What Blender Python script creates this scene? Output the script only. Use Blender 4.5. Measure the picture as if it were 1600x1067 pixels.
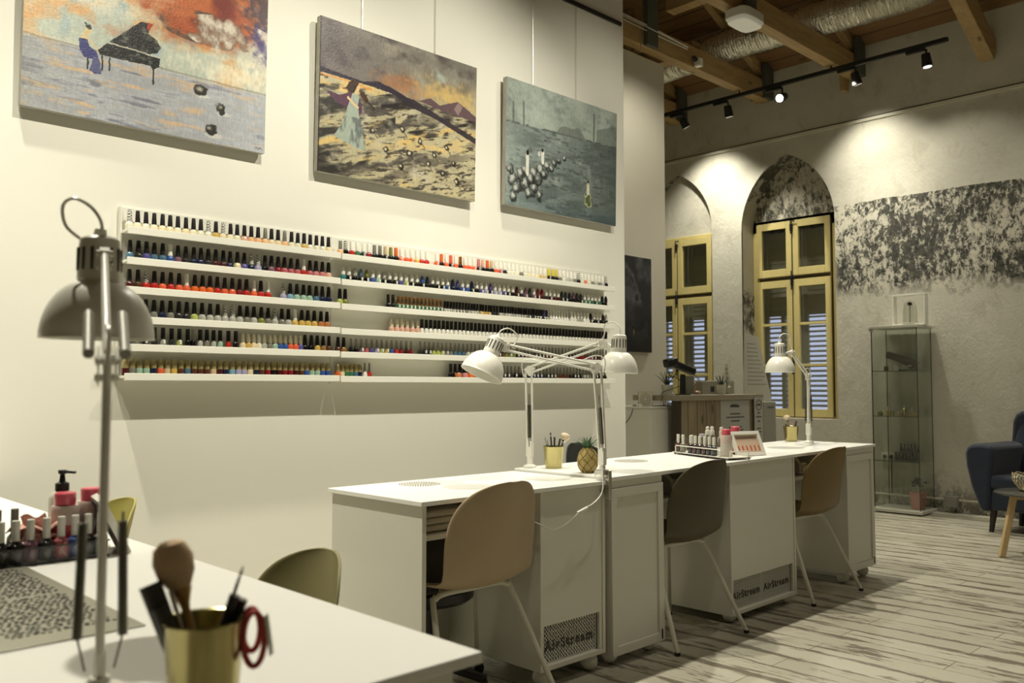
import bpy, bmesh, math, random
import numpy as np
from mathutils import Vector, Matrix, Euler
from math import sin, cos, radians, pi, atan, tan, sqrt

for o in list(bpy.data.objects): bpy.data.objects.remove(o)
S = bpy.context.scene
C = S.collection
random.seed(7)

# ------------------------------------------------------------------ camera
CAM_H = 1.12; YAW = radians(45.8); PITCH = radians(2.96); FPX = 1372.0
cd = bpy.data.cameras.new('camera'); cam = bpy.data.objects.new('camera', cd); C.objects.link(cam)
cd.sensor_width = 36; cd.sensor_fit = 'HORIZONTAL'; cd.lens = FPX/1600*36
cam.location = (0, 0, CAM_H)
cam.rotation_euler = Euler((pi/2+PITCH, 0, YAW), 'XYZ')
cd.clip_start = 0.02
cd.dof.use_dof = True; cd.dof.focus_distance = 4.0; cd.dof.aperture_fstop = 4.5
S.camera = cam

# ------------------------------------------------------------------ colour management, world
vs = S.view_settings
vs.view_transform = 'Standard'; vs.look = 'None'; vs.gamma = 1; vs.use_curve_mapping = False
vs.exposure = 0.0
w = bpy.data.worlds.new('daylight'); S.world = w; w.use_nodes = True
bg = w.node_tree.nodes['Background']
bg.inputs[0].default_value = (0.66, 0.72, 1.0, 1); bg.inputs[1].default_value = 1.1

WARM = (1.0, 0.95, 0.79)
def spot(name, loc, target, power, angle=70, blend=0.6, radius=0.04, color=WARM):
    l = bpy.data.lights.new(name, 'SPOT'); l.energy = power; l.color = color
    l.spot_size = radians(angle); l.spot_blend = blend; l.shadow_soft_size = radius
    o = bpy.data.objects.new(name, l); C.objects.link(o); o.location = loc
    d = Vector(target)-Vector(loc); o.rotation_euler = d.to_track_quat('-Z', 'Y').to_euler()
    return o
# spotlights of the picture-wall track (X = -1.65), aimed at the polish wall
for yy, p in ((0.15, 128), (1.55, 205), (2.95, 205), (4.25, 85)):
    spot('wall_spot_light', (-1.65, yy, 3.9), (-3.55, yy, 1.72), p, 78, 0.85, 0.03)
# row of downlights over the manicure desks
for yy, p in ((0.55, 400), (3.1, 250), (5.1, 290)):
    spot('desk_spot_light', (-2.95, yy, 3.92), (-1.55, yy, 0.4), p, 94, 0.55, 0.045)
# spots of the visible track in front of the old wall, plus an added fill
spot('old_wall_spot_and_fill', (-5.20, 7.68, 3.88), (-5.28, 8.25, 2.75), 95, 92, 0.95, 0.04)
spot('old_wall_spot_and_fill', (-3.48, 7.68, 3.88), (-3.44, 8.25, 2.95), 85, 96, 0.95, 0.04)
spot('old_wall_spot_and_fill', (-2.83, 7.70, 3.88), (-2.55, 8.1, 0.6), 120, 116, 0.9, 0.04)
spot('old_wall_spot_and_fill', (-3.46, 7.68, 3.86), (-3.40, 8.0, 0), 110, 84, 0.9, 0.04)
spot('old_wall_spot_and_fill', (-4.79, 7.70, 3.86), (-4.6, 8.05, 0), 150, 100, 0.9, 0.04)
spot('old_wall_spot_and_fill', (-1.2, 7.0, 4.0), (-1.9, 8.25, 0.9), 70, 90, 0.9, 0.05)  # added off the track to brighten the dim back wall
spot('room_spot_light', (-4.17, 7.6, 3.90), (-2.9, 5.6, 0), 150, 84, 0.7, 0.04)
spot('recess_spot_light', (-3.6, 5.5, 3.9), (-4.7, 6.1, 3.0), 60, 70, 0.9, 0.05)
# fill lights added for general brightness, not known fixtures
for x, yy, p in ((0.6, 2.6, 20), (0.3, 5.8, 50)):
    spot('room_fill_light', (x, yy, 4.0), (x, yy, 0), p, 130, 0.8, 0.1)

# ------------------------------------------------------------------ materials
M = {}
def nodes_of(name):
    m = bpy.data.materials.new(name); m.use_nodes = True
    nt = m.node_tree; b = nt.nodes['Principled BSDF']
    return m, nt, b
def mat(name, col, rough=0.5, metal=0.0, var=0.06, scale=30, bump=0.0, bscale=80, coat=0.0, emit=None, alpha=None, trans=0.0, spec=0.5):
    if name in M: return M[name]
    m, nt, b = nodes_of(name)
    c = (*col, 1)
    N = nt.nodes; L = nt.links
    tc = N.new('ShaderNodeTexCoord'); nz = N.new('ShaderNodeTexNoise'); nz.inputs['Scale'].default_value = scale
    nz.inputs['Detail'].default_value = 3
    L.new(tc.outputs['Object'], nz.inputs['Vector'])
    mx = N.new('ShaderNodeMix'); mx.data_type = 'RGBA'
    mx.inputs['A'].default_value = tuple(v*(1-var) for v in col)+(1,)
    mx.inputs['B'].default_value = tuple(min(1, v*(1+var)) for v in col)+(1,)
    L.new(nz.outputs['Fac'], mx.inputs['Factor']); L.new(mx.outputs['Result'], b.inputs['Base Color'])
    b.inputs['Roughness'].default_value = rough; b.inputs['Metallic'].default_value = metal
    b.inputs['Coat Weight'].default_value = coat
    b.inputs['Specular IOR Level'].default_value = spec
    b.inputs['Transmission Weight'].default_value = trans
    if emit:
        b.inputs['Emission Color'].default_value = (*emit[0], 1); b.inputs['Emission Strength'].default_value = emit[1]
    if bump:
        n2 = N.new('ShaderNodeTexNoise'); n2.inputs['Scale'].default_value = bscale; n2.inputs['Detail'].default_value = 4
        L.new(tc.outputs['Object'], n2.inputs['Vector'])
        bp = N.new('ShaderNodeBump'); bp.inputs['Strength'].default_value = bump; bp.inputs['Distance'].default_value = 0.01
        L.new(n2.outputs['Fac'], bp.inputs['Height']); L.new(bp.outputs['Normal'], b.inputs['Normal'])
    M[name] = m
    return m
def glass(name, tint, gloss=0.08, rough=0.02):
    if name in M: return M[name]
    m = bpy.data.materials.new(name); m.use_nodes = True; nt = m.node_tree; nt.nodes.clear()
    N = nt.nodes; L = nt.links
    out = N.new('ShaderNodeOutputMaterial'); mx = N.new('ShaderNodeMixShader'); t = N.new('ShaderNodeBsdfTransparent'); g = N.new('ShaderNodeBsdfGlossy')
    t.inputs[0].default_value = (*tint, 1); g.inputs['Roughness'].default_value = rough; g.inputs[0].default_value = (1, 1, 1, 1)
    fr = N.new('ShaderNodeLayerWeight'); fr.inputs[0].default_value = 0.35
    mt = N.new('ShaderNodeMath'); mt.operation = 'MULTIPLY_ADD'; mt.inputs[1].default_value = 0.35; mt.inputs[2].default_value = gloss
    L.new(fr.outputs['Fresnel'], mt.inputs[0]); L.new(mt.outputs[0], mx.inputs[0])
    L.new(t.outputs[0], mx.inputs[1]); L.new(g.outputs[0], mx.inputs[2]); L.new(mx.outputs[0], out.inputs[0])
    M[name] = m; return m
def attr_mat(name, rough=0.45):
    if name in M: return M[name]
    m, nt, b = nodes_of(name)
    a = nt.nodes.new('ShaderNodeVertexColor'); a.layer_name = 'paint'
    nt.links.new(a.outputs['Color'], b.inputs['Base Color']); b.inputs['Roughness'].default_value = rough
    n2 = nt.nodes.new('ShaderNodeTexNoise'); n2.inputs['Scale'].default_value = 120; tc = nt.nodes.new('ShaderNodeTexCoord')
    nt.links.new(tc.outputs['Object'], n2.inputs['Vector'])
    bp = nt.nodes.new('ShaderNodeBump'); bp.inputs['Strength'].default_value = 0.25; bp.inputs['Distance'].default_value = 0.004
    nt.links.new(n2.outputs['Fac'], bp.inputs['Height']); nt.links.new(bp.outputs['Normal'], b.inputs['Normal'])
    M[name] = m; return m

def ramp(nt, stops, interp='LINEAR'):
    r = nt.nodes.new('ShaderNodeValToRGB'); r.color_ramp.interpolation = interp
    e = r.color_ramp.elements
    while len(e) < len(stops): e.new(0.5)
    for k, (p, c) in enumerate(stops): e[k].position = p; e[k].color = (*c, 1) if len(c) == 3 else c
    return r
def vecscale(nt, src, sc, loc=(0, 0, 0)):
    mp = nt.nodes.new('ShaderNodeMapping'); mp.inputs['Scale'].default_value = sc; mp.inputs['Location'].default_value = loc
    nt.links.new(src, mp.inputs['Vector']); return mp.outputs[0]
def noise(nt, vec, scale, detail=4, rough=0.55, dist=0):
    n = nt.nodes.new('ShaderNodeTexNoise'); n.inputs['Scale'].default_value = scale; n.inputs['Detail'].default_value = detail
    n.inputs['Roughness'].default_value = rough; n.inputs['Distortion'].default_value = dist
    nt.links.new(vec, n.inputs['Vector']); return n.outputs['Fac']
def math_(nt, op, a, b=None, c=None):
    n = nt.nodes.new('ShaderNodeMath'); n.operation = op
    for i, v in enumerate((a, b, c)):
        if v is None: continue
        if isinstance(v, (int, float)): n.inputs[i].default_value = v
        else: nt.links.new(v, n.inputs[i])
    return n.outputs[0]
def mixc(nt, f, a, b):
    n = nt.nodes.new('ShaderNodeMix'); n.data_type = 'RGBA'
    for key, v in (('Factor', f), ('A', a), ('B', b)):
        if isinstance(v, tuple): n.inputs[key].default_value = (*v, 1)
        elif isinstance(v, (int, float)): n.inputs[key].default_value = v
        else: nt.links.new(v, n.inputs[key])
    return n.outputs['Result']

# old plaster wall: lime wash, patches, peeling black band, mottled lunettes
def old_plaster(lunette=False):
    name = 'mottled_lunette_plaster' if lunette else 'old_plaster'
    m, nt, b = nodes_of(name); L = nt.links
    geo = nt.nodes.new('ShaderNodeNewGeometry'); sep = nt.nodes.new('ShaderNodeSeparateXYZ'); L.new(geo.outputs['Position'], sep.inputs[0])
    P = geo.outputs['Position']
    n1 = noise(nt, P, 1.3, 5, 0.6, 0.4)
    base = ramp(nt, [(0.3, (0.50, 0.475, 0.39)), (0.5, (0.60, 0.575, 0.475)), (0.7, (0.72, 0.69, 0.59))]); L.new(n1, base.inputs[0])
    n2 = noise(nt, vecscale(nt, P, (1, 1, 0.6)), 7, 6, 0.65, 0.6)
    sp = ramp(nt, [(0.36, (0, 0, 0)), (0.46, (1, 1, 1))]); L.new(n2, sp.inputs[0])
    col = mixc(nt, math_(nt, 'MULTIPLY', sp.outputs[0], 0.45), base.outputs[0], (0.74, 0.72, 0.63))
    # fine blotches for the stained areas
    f1 = noise(nt, vecscale(nt, P, (1.0, 1.0, 0.62)), 19, 9, 0.84, 0.35)
    f2 = noise(nt, P, 1.9, 3, 0.6, 0.2)
    if lunette:
        mask = 0.93
        thr = math_(nt, 'MULTIPLY_ADD', f2, 0.36, 0.285)
    else:
        z = sep.outputs['Z']; x = sep.outputs['X']
        wob = math_(nt, 'MULTIPLY_ADD', noise(nt, P, 5, 5, 0.7), 0.34, -0.17)
        wob1 = math_(nt, 'MULTIPLY_ADD', noise(nt, P, 4, 4, 0.7), 0.05, -0.02)
        zz = math_(nt, 'ADD', z, wob)
        top = math_(nt, 'LESS_THAN', math_(nt, 'ADD', z, wob1), 2.90)
        bot = nt.nodes.new('ShaderNodeMapRange'); bot.inputs['From Min'].default_value = 1.93; bot.inputs['From Max'].default_value = 2.10
        L.new(zz, bot.inputs['Value'])
        xr = nt.nodes.new('ShaderNodeMapRange'); xr.inputs['From Min'].default_value = -3.97; xr.inputs['From Max'].default_value = -3.90
        L.new(x, xr.inputs['Value'])
        mask = math_(nt, 'MULTIPLY', math_(nt, 'MULTIPLY', top, bot.outputs[0]), xr.outputs[0])
        # dark blotches again towards the floor
        low = nt.nodes.new('ShaderNodeMapRange'); low.inputs['From Min'].default_value = 0.34; low.inputs['From Max'].default_value = 0.05
        L.new(zz, low.inputs['Value'])
        mask = math_(nt, 'MAXIMUM', mask, math_(nt, 'MULTIPLY', low.outputs[0], 0.8))
        thr = math_(nt, 'MULTIPLY_ADD', f2, 0.30, 0.372)
    d = math_(nt, 'SUBTRACT', f1, thr)
    dk = nt.nodes.new('ShaderNodeMapRange'); dk.inputs['From Min'].default_value = 0.03; dk.inputs['From Max'].default_value = -0.03; L.new(d, dk.inputs['Value'])
    dkm = math_(nt, 'MULTIPLY', dk.outputs[0], mask)
    f3 = noise(nt, P, 26, 5, 0.7)
    darkc = ramp(nt, [(0.35, (0.022, 0.024, 0.024)), (0.65, (0.13, 0.125, 0.10))]); L.new(f3, darkc.inputs[0])
    pale = mixc(nt, math_(nt, 'MULTIPLY', mask, 0.75) if not isinstance(mask, float) else 0.7, col, mixc(nt, f3, (0.62, 0.57, 0.44), (0.86, 0.83, 0.71)))
    col = mixc(nt, dkm, pale, darkc.outputs[0])
    # small holes and scratches
    v = nt.nodes.new('ShaderNodeTexVoronoi'); v.inputs['Scale'].default_value = 2.6; L.new(P, v.inputs['Vector'])
    hole = math_(nt, 'LESS_THAN', v.outputs['Distance'], 0.035)
    col = mixc(nt, math_(nt, 'MULTIPLY', hole, 0.8), col, (0.10, 0.085, 0.06))
    n5 = noise(nt, vecscale(nt, P, (0.7, 0.7, 2.4)), 5, 6, 0.8, 1.5)
    cr = ramp(nt, [(0.235, (1, 1, 1)), (0.26, (0, 0, 0))]); L.new(n5, cr.inputs[0])
    col = mixc(nt, math_(nt, 'MULTIPLY', cr.outputs[0], 0.7), col, (0.20, 0.17, 0.12))
    L.new(col, b.inputs['Base Color']); b.inputs['Roughness'].default_value = 0.9
    bp = nt.nodes.new('ShaderNodeBump'); bp.inputs['Strength'].default_value = 0.5; bp.inputs['Distance'].default_value = 0.02
    hh = math_(nt, 'MULTIPLY_ADD', dkm, -0.4, math_(nt, 'ADD', n2, f1))
    L.new(hh, bp.inputs['Height']); L.new(bp.outputs[0], b.inputs['Normal'])
    return m
def jamb_plaster():
    # stained reveal: mottled in the arch and below the springing, pale between
    m, nt, b = nodes_of('reveal_plaster'); L = nt.links
    geo = nt.nodes.new('ShaderNodeNewGeometry'); P = geo.outputs['Position']; sep = nt.nodes.new('ShaderNodeSeparateXYZ'); L.new(P, sep.inputs[0])
    f1 = noise(nt, P, 10, 8, 0.75, 0.5); f3 = noise(nt, P, 26, 5, 0.7)
    wob = math_(nt, 'MULTIPLY_ADD', noise(nt, P, 4, 4, 0.7), 0.5, -0.25)
    zz = math_(nt, 'ADD', sep.outputs['Z'], wob)
    a = ramp(nt, [(0.0, (0, 0, 0)), (0.17, (0.3,)*3), (0.30, (0.9,)*3), (0.36, (0.9,)*3), (0.42, (0.1,)*3), (0.56, (0.05,)*3), (0.68, (1, 1, 1))])
    mr = nt.nodes.new('ShaderNodeMapRange'); mr.inputs['From Min'].default_value = 0.6; mr.inputs['From Max'].default_value = 4.6; L.new(zz, mr.inputs['Value'])
    L.new(mr.outputs[0], a.inputs[0])
    thr = math_(nt, 'MULTIPLY_ADD', a.outputs[0], 0.26, 0.27)
    dk = nt.nodes.new('ShaderNodeMapRange'); dk.inputs['From Min'].default_value = 0.04; dk.inputs['From Max'].default_value = -0.04
    L.new(math_(nt, 'SUBTRACT', f1, thr), dk.inputs['Value'])
    n1 = noise(nt, P, 3, 5, 0.6)
    base = mixc(nt, n1, (0.42, 0.40, 0.32), (0.62, 0.59, 0.49))
    L.new(mixc(nt, dk.outputs[0], base, mixc(nt, f3, (0.03, 0.03, 0.03), (0.16, 0.15, 0.12))), b.inputs['Base Color'])
    b.inputs['Roughness'].default_value = 0.9
    return m
def floor_mat():
    m, nt, b = nodes_of('whitewashed_planks'); L = nt.links
    tc = nt.nodes.new('ShaderNodeNewGeometry'); P = tc.outputs['Position']
    br = nt.nodes.new('ShaderNodeTexBrick'); L.new(P, br.inputs['Vector'])
    br.offset = 0.37; br.offset_frequency = 2
    br.inputs['Scale'].default_value = 1; br.inputs['Brick Width'].default_value = 1.35; br.inputs['Row Height'].default_value = 0.148
    br.inputs['Mortar Size'].default_value = 0.0022; br.inputs['Mortar Smooth'].default_value = 0.2
    br.inputs['Color1'].default_value = (0.42, 0.395, 0.31, 1); br.inputs['Color2'].default_value = (0.50, 0.475, 0.385, 1); br.inputs['Mortar'].default_value = (0.10, 0.085, 0.06, 1)
    # worn paint along the plank edges: distance to row edge
    sep = nt.nodes.new('ShaderNodeSeparateXYZ'); L.new(P, sep.inputs[0])
    fr = math_(nt, 'FRACT', math_(nt, 'DIVIDE', sep.outputs['Y'], 0.148))
    edge = math_(nt, 'ABSOLUTE', math_(nt, 'SUBTRACT', fr, 0.5))          # 0.5 at edges
    ew = nt.nodes.new('ShaderNodeMapRange'); ew.inputs['From Min'].default_value = 0.30; ew.inputs['From Max'].default_value = 0.5; L.new(edge, ew.inputs['Value'])
    st = noise(nt, vecscale(nt, P, (1.0, 6.5, 1)), 2.1, 6, 0.7, 0.5)
    st2 = noise(nt, vecscale(nt, P, (1.6, 9, 1)), 4.6, 7, 0.75, 0.3)
    v = math_(nt, 'ADD', math_(nt, 'MULTIPLY', st, 0.65), math_(nt, 'MULTIPLY', st2, 0.35))
    v = math_(nt, 'ADD', v, math_(nt, 'MULTIPLY', ew.outputs[0], 0.10))
    wr = ramp(nt, [(0.535, (0, 0, 0)), (0.58, (1, 1, 1))]); L.new(v, wr.inputs[0])
    brown = mixc(nt, st2, (0.075, 0.062, 0.042), (0.20, 0.175, 0.125))
    grain = noise(nt, vecscale(nt, P, (1.2, 22, 1)), 6, 6, 0.7)
    c0 = mixc(nt, math_(nt, 'MULTIPLY', grain, 0.4), br.outputs['Color'], (0.40, 0.375, 0.30))
    col = mixc(nt, math_(nt, 'MULTIPLY', wr.outputs[0], 0.92), c0, brown)
    L.new(col, b.inputs['Base Color']); b.inputs['Roughness'].default_value = 0.42
    bp = nt.nodes.new('ShaderNodeBump'); bp.inputs['Strength'].default_value = 0.3; bp.inputs['Distance'].default_value = 0.004
    L.new(math_(nt, 'ADD', math_(nt, 'MULTIPLY', br.outputs['Fac'], -1.0), math_(nt, 'MULTIPLY', wr.outputs[0], -0.4)), bp.inputs['Height'])
    L.new(bp.outputs[0], b.inputs['Normal'])
    return m
def wood_mat(name, c1, c2, axis='Y', board=0.0, boardaxis='Y', rough=0.6, knots=True):
    m, nt, b = nodes_of(name); L = nt.links
    geo = nt.nodes.new('ShaderNodeNewGeometry'); P = geo.outputs['Position']
    sc = {'X': (0.8, 9, 9), 'Y': (9, 0.8, 9), 'Z': (9, 9, 0.8)}[axis]
    g = noise(nt, vecscale(nt, P, sc), 3, 6, 0.65, 0.8)
    r = ramp(nt, [(0.3, c1), (0.7, c2)]); L.new(g, r.inputs[0]); col = r.outputs[0]
    if knots:
        v = nt.nodes.new('ShaderNodeTexVoronoi'); v.inputs['Scale'].default_value = 1
        ks = {'X': (2.2, 6, 6), 'Y': (6, 2.2, 6), 'Z': (6, 6, 2.2)}[axis]
        L.new(vecscale(nt, P, ks), v.inputs['Vector'])
        k = ramp(nt, [(0.06, (1, 1, 1)), (0.13, (0, 0, 0))]); L.new(v.outputs['Distance'], k.inputs[0])
        col = mixc(nt, math_(nt, 'MULTIPLY', k.outputs[0], 0.8), col, tuple(x*0.25 for x in c1))
    if board:
        sep = nt.nodes.new('ShaderNodeSeparateXYZ'); L.new(P, sep.inputs[0])
        q = math_(nt, 'DIVIDE', sep.outputs[boardaxis], board)
        fr = math_(nt, 'ABSOLUTE', math_(nt, 'SUBTRACT', math_(nt, 'FRACT', q), 0.5))
        ln = math_(nt, 'GREATER_THAN', fr, 0.47)
        wn = nt.nodes.new('ShaderNodeTexWhiteNoise'); wn.noise_dimensions = '1D'; L.new(math_(nt, 'FLOOR', q), wn.inputs['W'])
        col = mixc(nt, math_(nt, 'MULTIPLY', wn.outputs['Value'], 0.5), col, tuple(x*0.55 for x in c1))
        col = mixc(nt, ln, col, tuple(x*0.15 for x in c1))
    L.new(col, b.inputs['Base Color']); b.inputs['Roughness'].default_value = rough
    return m
OLD = old_plaster(); LUN = old_plaster(True); REV = jamb_plaster(); FLOOR = floor_mat()
PINE = wood_mat('pine_beam', (0.36, 0.235, 0.10), (0.52, 0.37, 0.17), 'Y')
BOARDS = wood_mat('pine_ceiling_boards', (0.24, 0.125, 0.045), (0.36, 0.21, 0.085), 'X', 0.14, 'Y')
RUSTIC = wood_mat('rustic_counter_wood', (0.20, 0.155, 0.095), (0.40, 0.33, 0.215), 'Z', 0.13, 'Y')
SLABW = wood_mat('grey_brown_slab', (0.27, 0.235, 0.165), (0.37, 0.325, 0.24), 'Y', knots=False)
OAK = wood_mat('pale_oak_leg', (0.50, 0.36, 0.17), (0.62, 0.46, 0.25), 'Z', knots=False)
WALLM = mat('cream_wall_paint', (0.80, 0.785, 0.70), 0.75, var=0.025, scale=1.6, bump=0.06, bscale=14)
WALL2 = mat('beige_wall_paint', (0.66, 0.63, 0.53), 0.8, var=0.05, scale=2, bump=0.08, bscale=12)
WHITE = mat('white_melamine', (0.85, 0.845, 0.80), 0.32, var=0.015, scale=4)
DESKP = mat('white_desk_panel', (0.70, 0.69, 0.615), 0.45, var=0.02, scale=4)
SHELFM = mat('white_shelf_lacquer', (0.80, 0.79, 0.70), 0.4, var=0.02, scale=5)
METW = mat('white_enamel', (0.78, 0.765, 0.69), 0.28, var=0.03, scale=20)
METG = mat('grey_enamel', (0.50, 0.485, 0.42), 0.32, var=0.03, scale=20)
STEEL = mat('steel', (0.55, 0.54, 0.49), 0.28, 1.0)
DSTEEL = mat('spring_steel', (0.16, 0.155, 0.13), 0.4, 0.9)
BLACK = mat('black_plastic', (0.012, 0.012, 0.013), 0.35)
BLACKM = mat('black_satin_metal', (0.016, 0.016, 0.016), 0.45)
DARK = mat('dark_void_lining', (0.02, 0.02, 0.018), 0.8)
GOLD = mat('brushed_gold', (0.42, 0.37, 0.165), 0.22, 0.95, var=0.1)
YEL = mat('yellow_window_paint', (0.66, 0.56, 0.24), 0.5, var=0.1, scale=9, bump=0.08, bscale=40)
SHADEM = mat('painted_shade', (0.05, 0.04, 0.02), 0.8)  # shade put into colour: window gaps and the line above the rail
SHUT = mat('shutter_wood', (0.52, 0.48, 0.36), 0.7, var=0.1)
FOIL = mat('crinkled_foil', (0.86, 0.84, 0.74), 0.34, 1.0, bump=0.9, bscale=55)
GLASSW = glass('window_glass', (0.80, 0.82, 0.80), 0.05)
GLASSC = glass('cabinet_glass', (0.95, 0.965, 0.94), 0.03)
GLASSB = glass('clear_bottle_plastic', (0.86, 0.87, 0.84), 0.10)

# ------------------------------------------------------------------ mesh helpers
class MB:
    def __init__(s): s.bm = bmesh.new()
    def _x(s, vs_, mx):
        if mx is not None: bmesh.ops.transform(s.bm, matrix=mx, verts=vs_)
    def box(s, x0, x1, y0, y1, z0, z1, mx=None):
        r = bmesh.ops.create_cube(s.bm, size=1)
        v = r['verts']
        bmesh.ops.scale(s.bm, vec=(x1-x0, y1-y0, z1-z0), verts=v)
        bmesh.ops.translate(s.bm, vec=((x0+x1)/2, (y0+y1)/2, (z0+z1)/2), verts=v)
        s._x(v, mx); return s
    def beam(s, a, b, w, h, up=(0, 0, 1)):
        a = Vector(a); b = Vector(b); d = (b-a); l = d.length; d.normalize(); u = Vector(up)
        sx = d.cross(u).normalized(); u = sx.cross(d)
        m = Matrix((sx, d, u)).transposed().to_4x4(); m.translation = (a+b)/2
        return s.box(-w/2, w/2, -l/2, l/2, -h/2, h/2, m)
    def lathe(s, prof, n=20, mx=None, cap=True):
        bm = s.bm; rings = []
        for r, z in prof:
            if r < 1e-6: rings.append([bm.verts.new((0, 0, z))])
            else: rings.append([bm.verts.new((r*cos(2*pi*k/n), r*sin(2*pi*k/n), z)) for k in range(n)])
        for a, b in zip(rings, rings[1:]):
            if len(a) == 1 and len(b) == 1: continue
            for k in range(n):
                q = (k+1) % n
                if len(a) == 1: bm.faces.new((a[0], b[k], b[q]))
                elif len(b) == 1: bm.faces.new((a[k], a[q], b[0]))
                else: bm.faces.new((a[k], a[q], b[q], b[k]))
        if cap:
            if len(rings[0]) > 1: bm.faces.new(list(reversed(rings[0])))
            if len(rings[-1]) > 1: bm.faces.new(rings[-1])
        s._x([v for r in rings for v in r], mx); return s
    def cyl(s, a, b, r0, r1=None, n=12, cap=True):
        r1 = r0 if r1 is None else r1
        a = Vector(a); b = Vector(b); d = b-a
        m = d.to_track_quat('Z', 'Y').to_matrix().to_4x4(); m.translation = a
        return s.lathe([(r0, 0), (r1, d.length)], n, m, cap)
    def sphere(s, c, r, n=14, sq=(1, 1, 1)):
        res = bmesh.ops.create_uvsphere(s.bm, u_segments=n, v_segments=max(6, n//2+2), radius=r)
        v = res['verts']; bmesh.ops.scale(s.bm, vec=sq, verts=v); bmesh.ops.translate(s.bm, vec=c, verts=v); return s
    def tube(s, pts, r, n=8, closed=False):
        pts = [Vector(p) for p in pts]; bm = s.bm; rings = []; N = len(pts); up = None
        for i, p in enumerate(pts):
            a = pts[i-1] if (i > 0 or closed) else p; b = pts[(i+1) % N] if (i < N-1 or closed) else p
            t = (b-a).normalized()
            if up is None:
                up = Vector((0, 0, 1)) if abs(t.z) < 0.9 else Vector((1, 0, 0))
            sx = t.cross(up)
            if sx.length < 1e-4: sx = t.orthogonal()
            sx.normalize(); up = sx.cross(t).normalized()
            rr = r[i] if isinstance(r, (list, tuple)) else r
            rings.append([bm.verts.new(p+rr*(cos(2*pi*k/n)*sx+sin(2*pi*k/n)*up)) for k in range(n)])
        pr = list(zip(rings, rings[1:]))
        if closed: pr.append((rings[-1], rings[0]))
        for a, b in pr:
            for k in range(n):
                q = (k+1) % n; bm.faces.new((a[k], a[q], b[q], b[k]))
        if not closed:
            bm.faces.new(list(reversed(rings[0]))); bm.faces.new(rings[-1])
        return s
    def prism(s, poly, z0, z1, mx=None):
        bm = s.bm
        a = [bm.verts.new((x, y, z0)) for x, y in poly]; b = [bm.verts.new((x, y, z1)) for x, y in poly]
        n = len(poly)
        bm.faces.new(list(reversed(a))); bm.faces.new(b)
        for k in range(n):
            q = (k+1) % n; bm.faces.new((a[k], a[q], b[q], b[k]))
        s._x(a+b, mx); return s
    def quadgrid(s, fn, nu, nv):
        g = [[s.bm.verts.new(fn(i/nu, j/nv)) for j in range(nv+1)] for i in range(nu+1)]
        for i in range(nu):
            for j in range(nv): s.bm.faces.new((g[i][j], g[i+1][j], g[i+1][j+1], g[i][j+1]))
        return s
    def mesh(s, name, m, smooth=True):
        bmesh.ops.recalc_face_normals(s.bm, faces=s.bm.faces[:])
        me = bpy.data.meshes.new(name); s.bm.to_mesh(me); s.bm.free()
        if m: me.materials.append(m)
        if smooth and len(me.polygons):
            for p in me.polygons: p.use_smooth = True
            try: me.set_sharp_from_angle(angle=radians(38))
            except Exception: pass
        return me
    def build(s, name, m, parent=None, loc=None, bevel=0, smooth=True, label=None, off=None):
        if off is not None: bmesh.ops.translate(s.bm, vec=-Vector(off), verts=s.bm.verts[:])
        me = s.mesh(name, m, smooth)
        o = bpy.data.objects.new(name, me); C.objects.link(o)
        if parent: o.parent = parent
        if loc: o.location = loc
        if bevel:
            md = o.modifiers.new('bevel', 'BEVEL'); md.width = bevel; md.segments = 2; md.limit_method = 'ANGLE'; md.angle_limit = radians(40)
        if label: o['label'] = label
        return o
def thing(name, label, cat, loc=(0, 0, 0), rz=0, group=None, rot=None):
    o = bpy.data.objects.new(name, None); C.objects.link(o); o.location = loc; o.rotation_euler = rot or (0, 0, rz)
    o.empty_display_size = 0.05
    o['label'] = label; o['category'] = cat
    if group: o['group'] = group
    return o
def tag(o, label, cat, group=None):
    o['label'] = label; o['category'] = cat
    if group: o['group'] = group
    return o
def struct(o): o['kind'] = 'structure'; return o
def smooth_path(pts, n=8):
    P = [Vector(p) for p in pts]; out = []
    for i in range(len(P)-1):
        p0 = P[max(i-1, 0)]; p1 = P[i]; p2 = P[i+1]; p3 = P[min(i+2, len(P)-1)]
        for k in range(n):
            t = k/n
            out.append(0.5*((2*p1)+(-p0+p2)*t+(2*p0-5*p1+4*p2-p3)*t*t+(-p0+3*p1-3*p2+p3)*t**3))
    out.append(P[-1]); return out
def text(name, body, size, m, parent, mx, spacing=1.0, extrude=0.0006, bold=0.0):
    cu = bpy.data.curves.new(name, 'FONT'); cu.body = body; cu.size = size; cu.extrude = extrude; cu.space_character = spacing
    cu.align_x = 'CENTER'; cu.align_y = 'CENTER'; cu.offset = bold
    t = bpy.data.objects.new(name, cu); C.objects.link(t)
    bpy.context.view_layer.update()
    me = bpy.data.meshes.new_from_object(t.evaluated_get(bpy.context.evaluated_depsgraph_get()))
    C.objects.unlink(t); bpy.data.objects.remove(t)
    me.transform(mx); me.materials.clear(); me.materials.append(m)
    o = bpy.data.objects.new(name, me); C.objects.link(o); o.parent = parent
    return o
FACEX = Matrix(((0, 0, 1, 0), (1, 0, 0, 0), (0, 1, 0, 0), (0, 0, 0, 1)))   # text reading +Y, up +Z, facing +X

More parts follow.
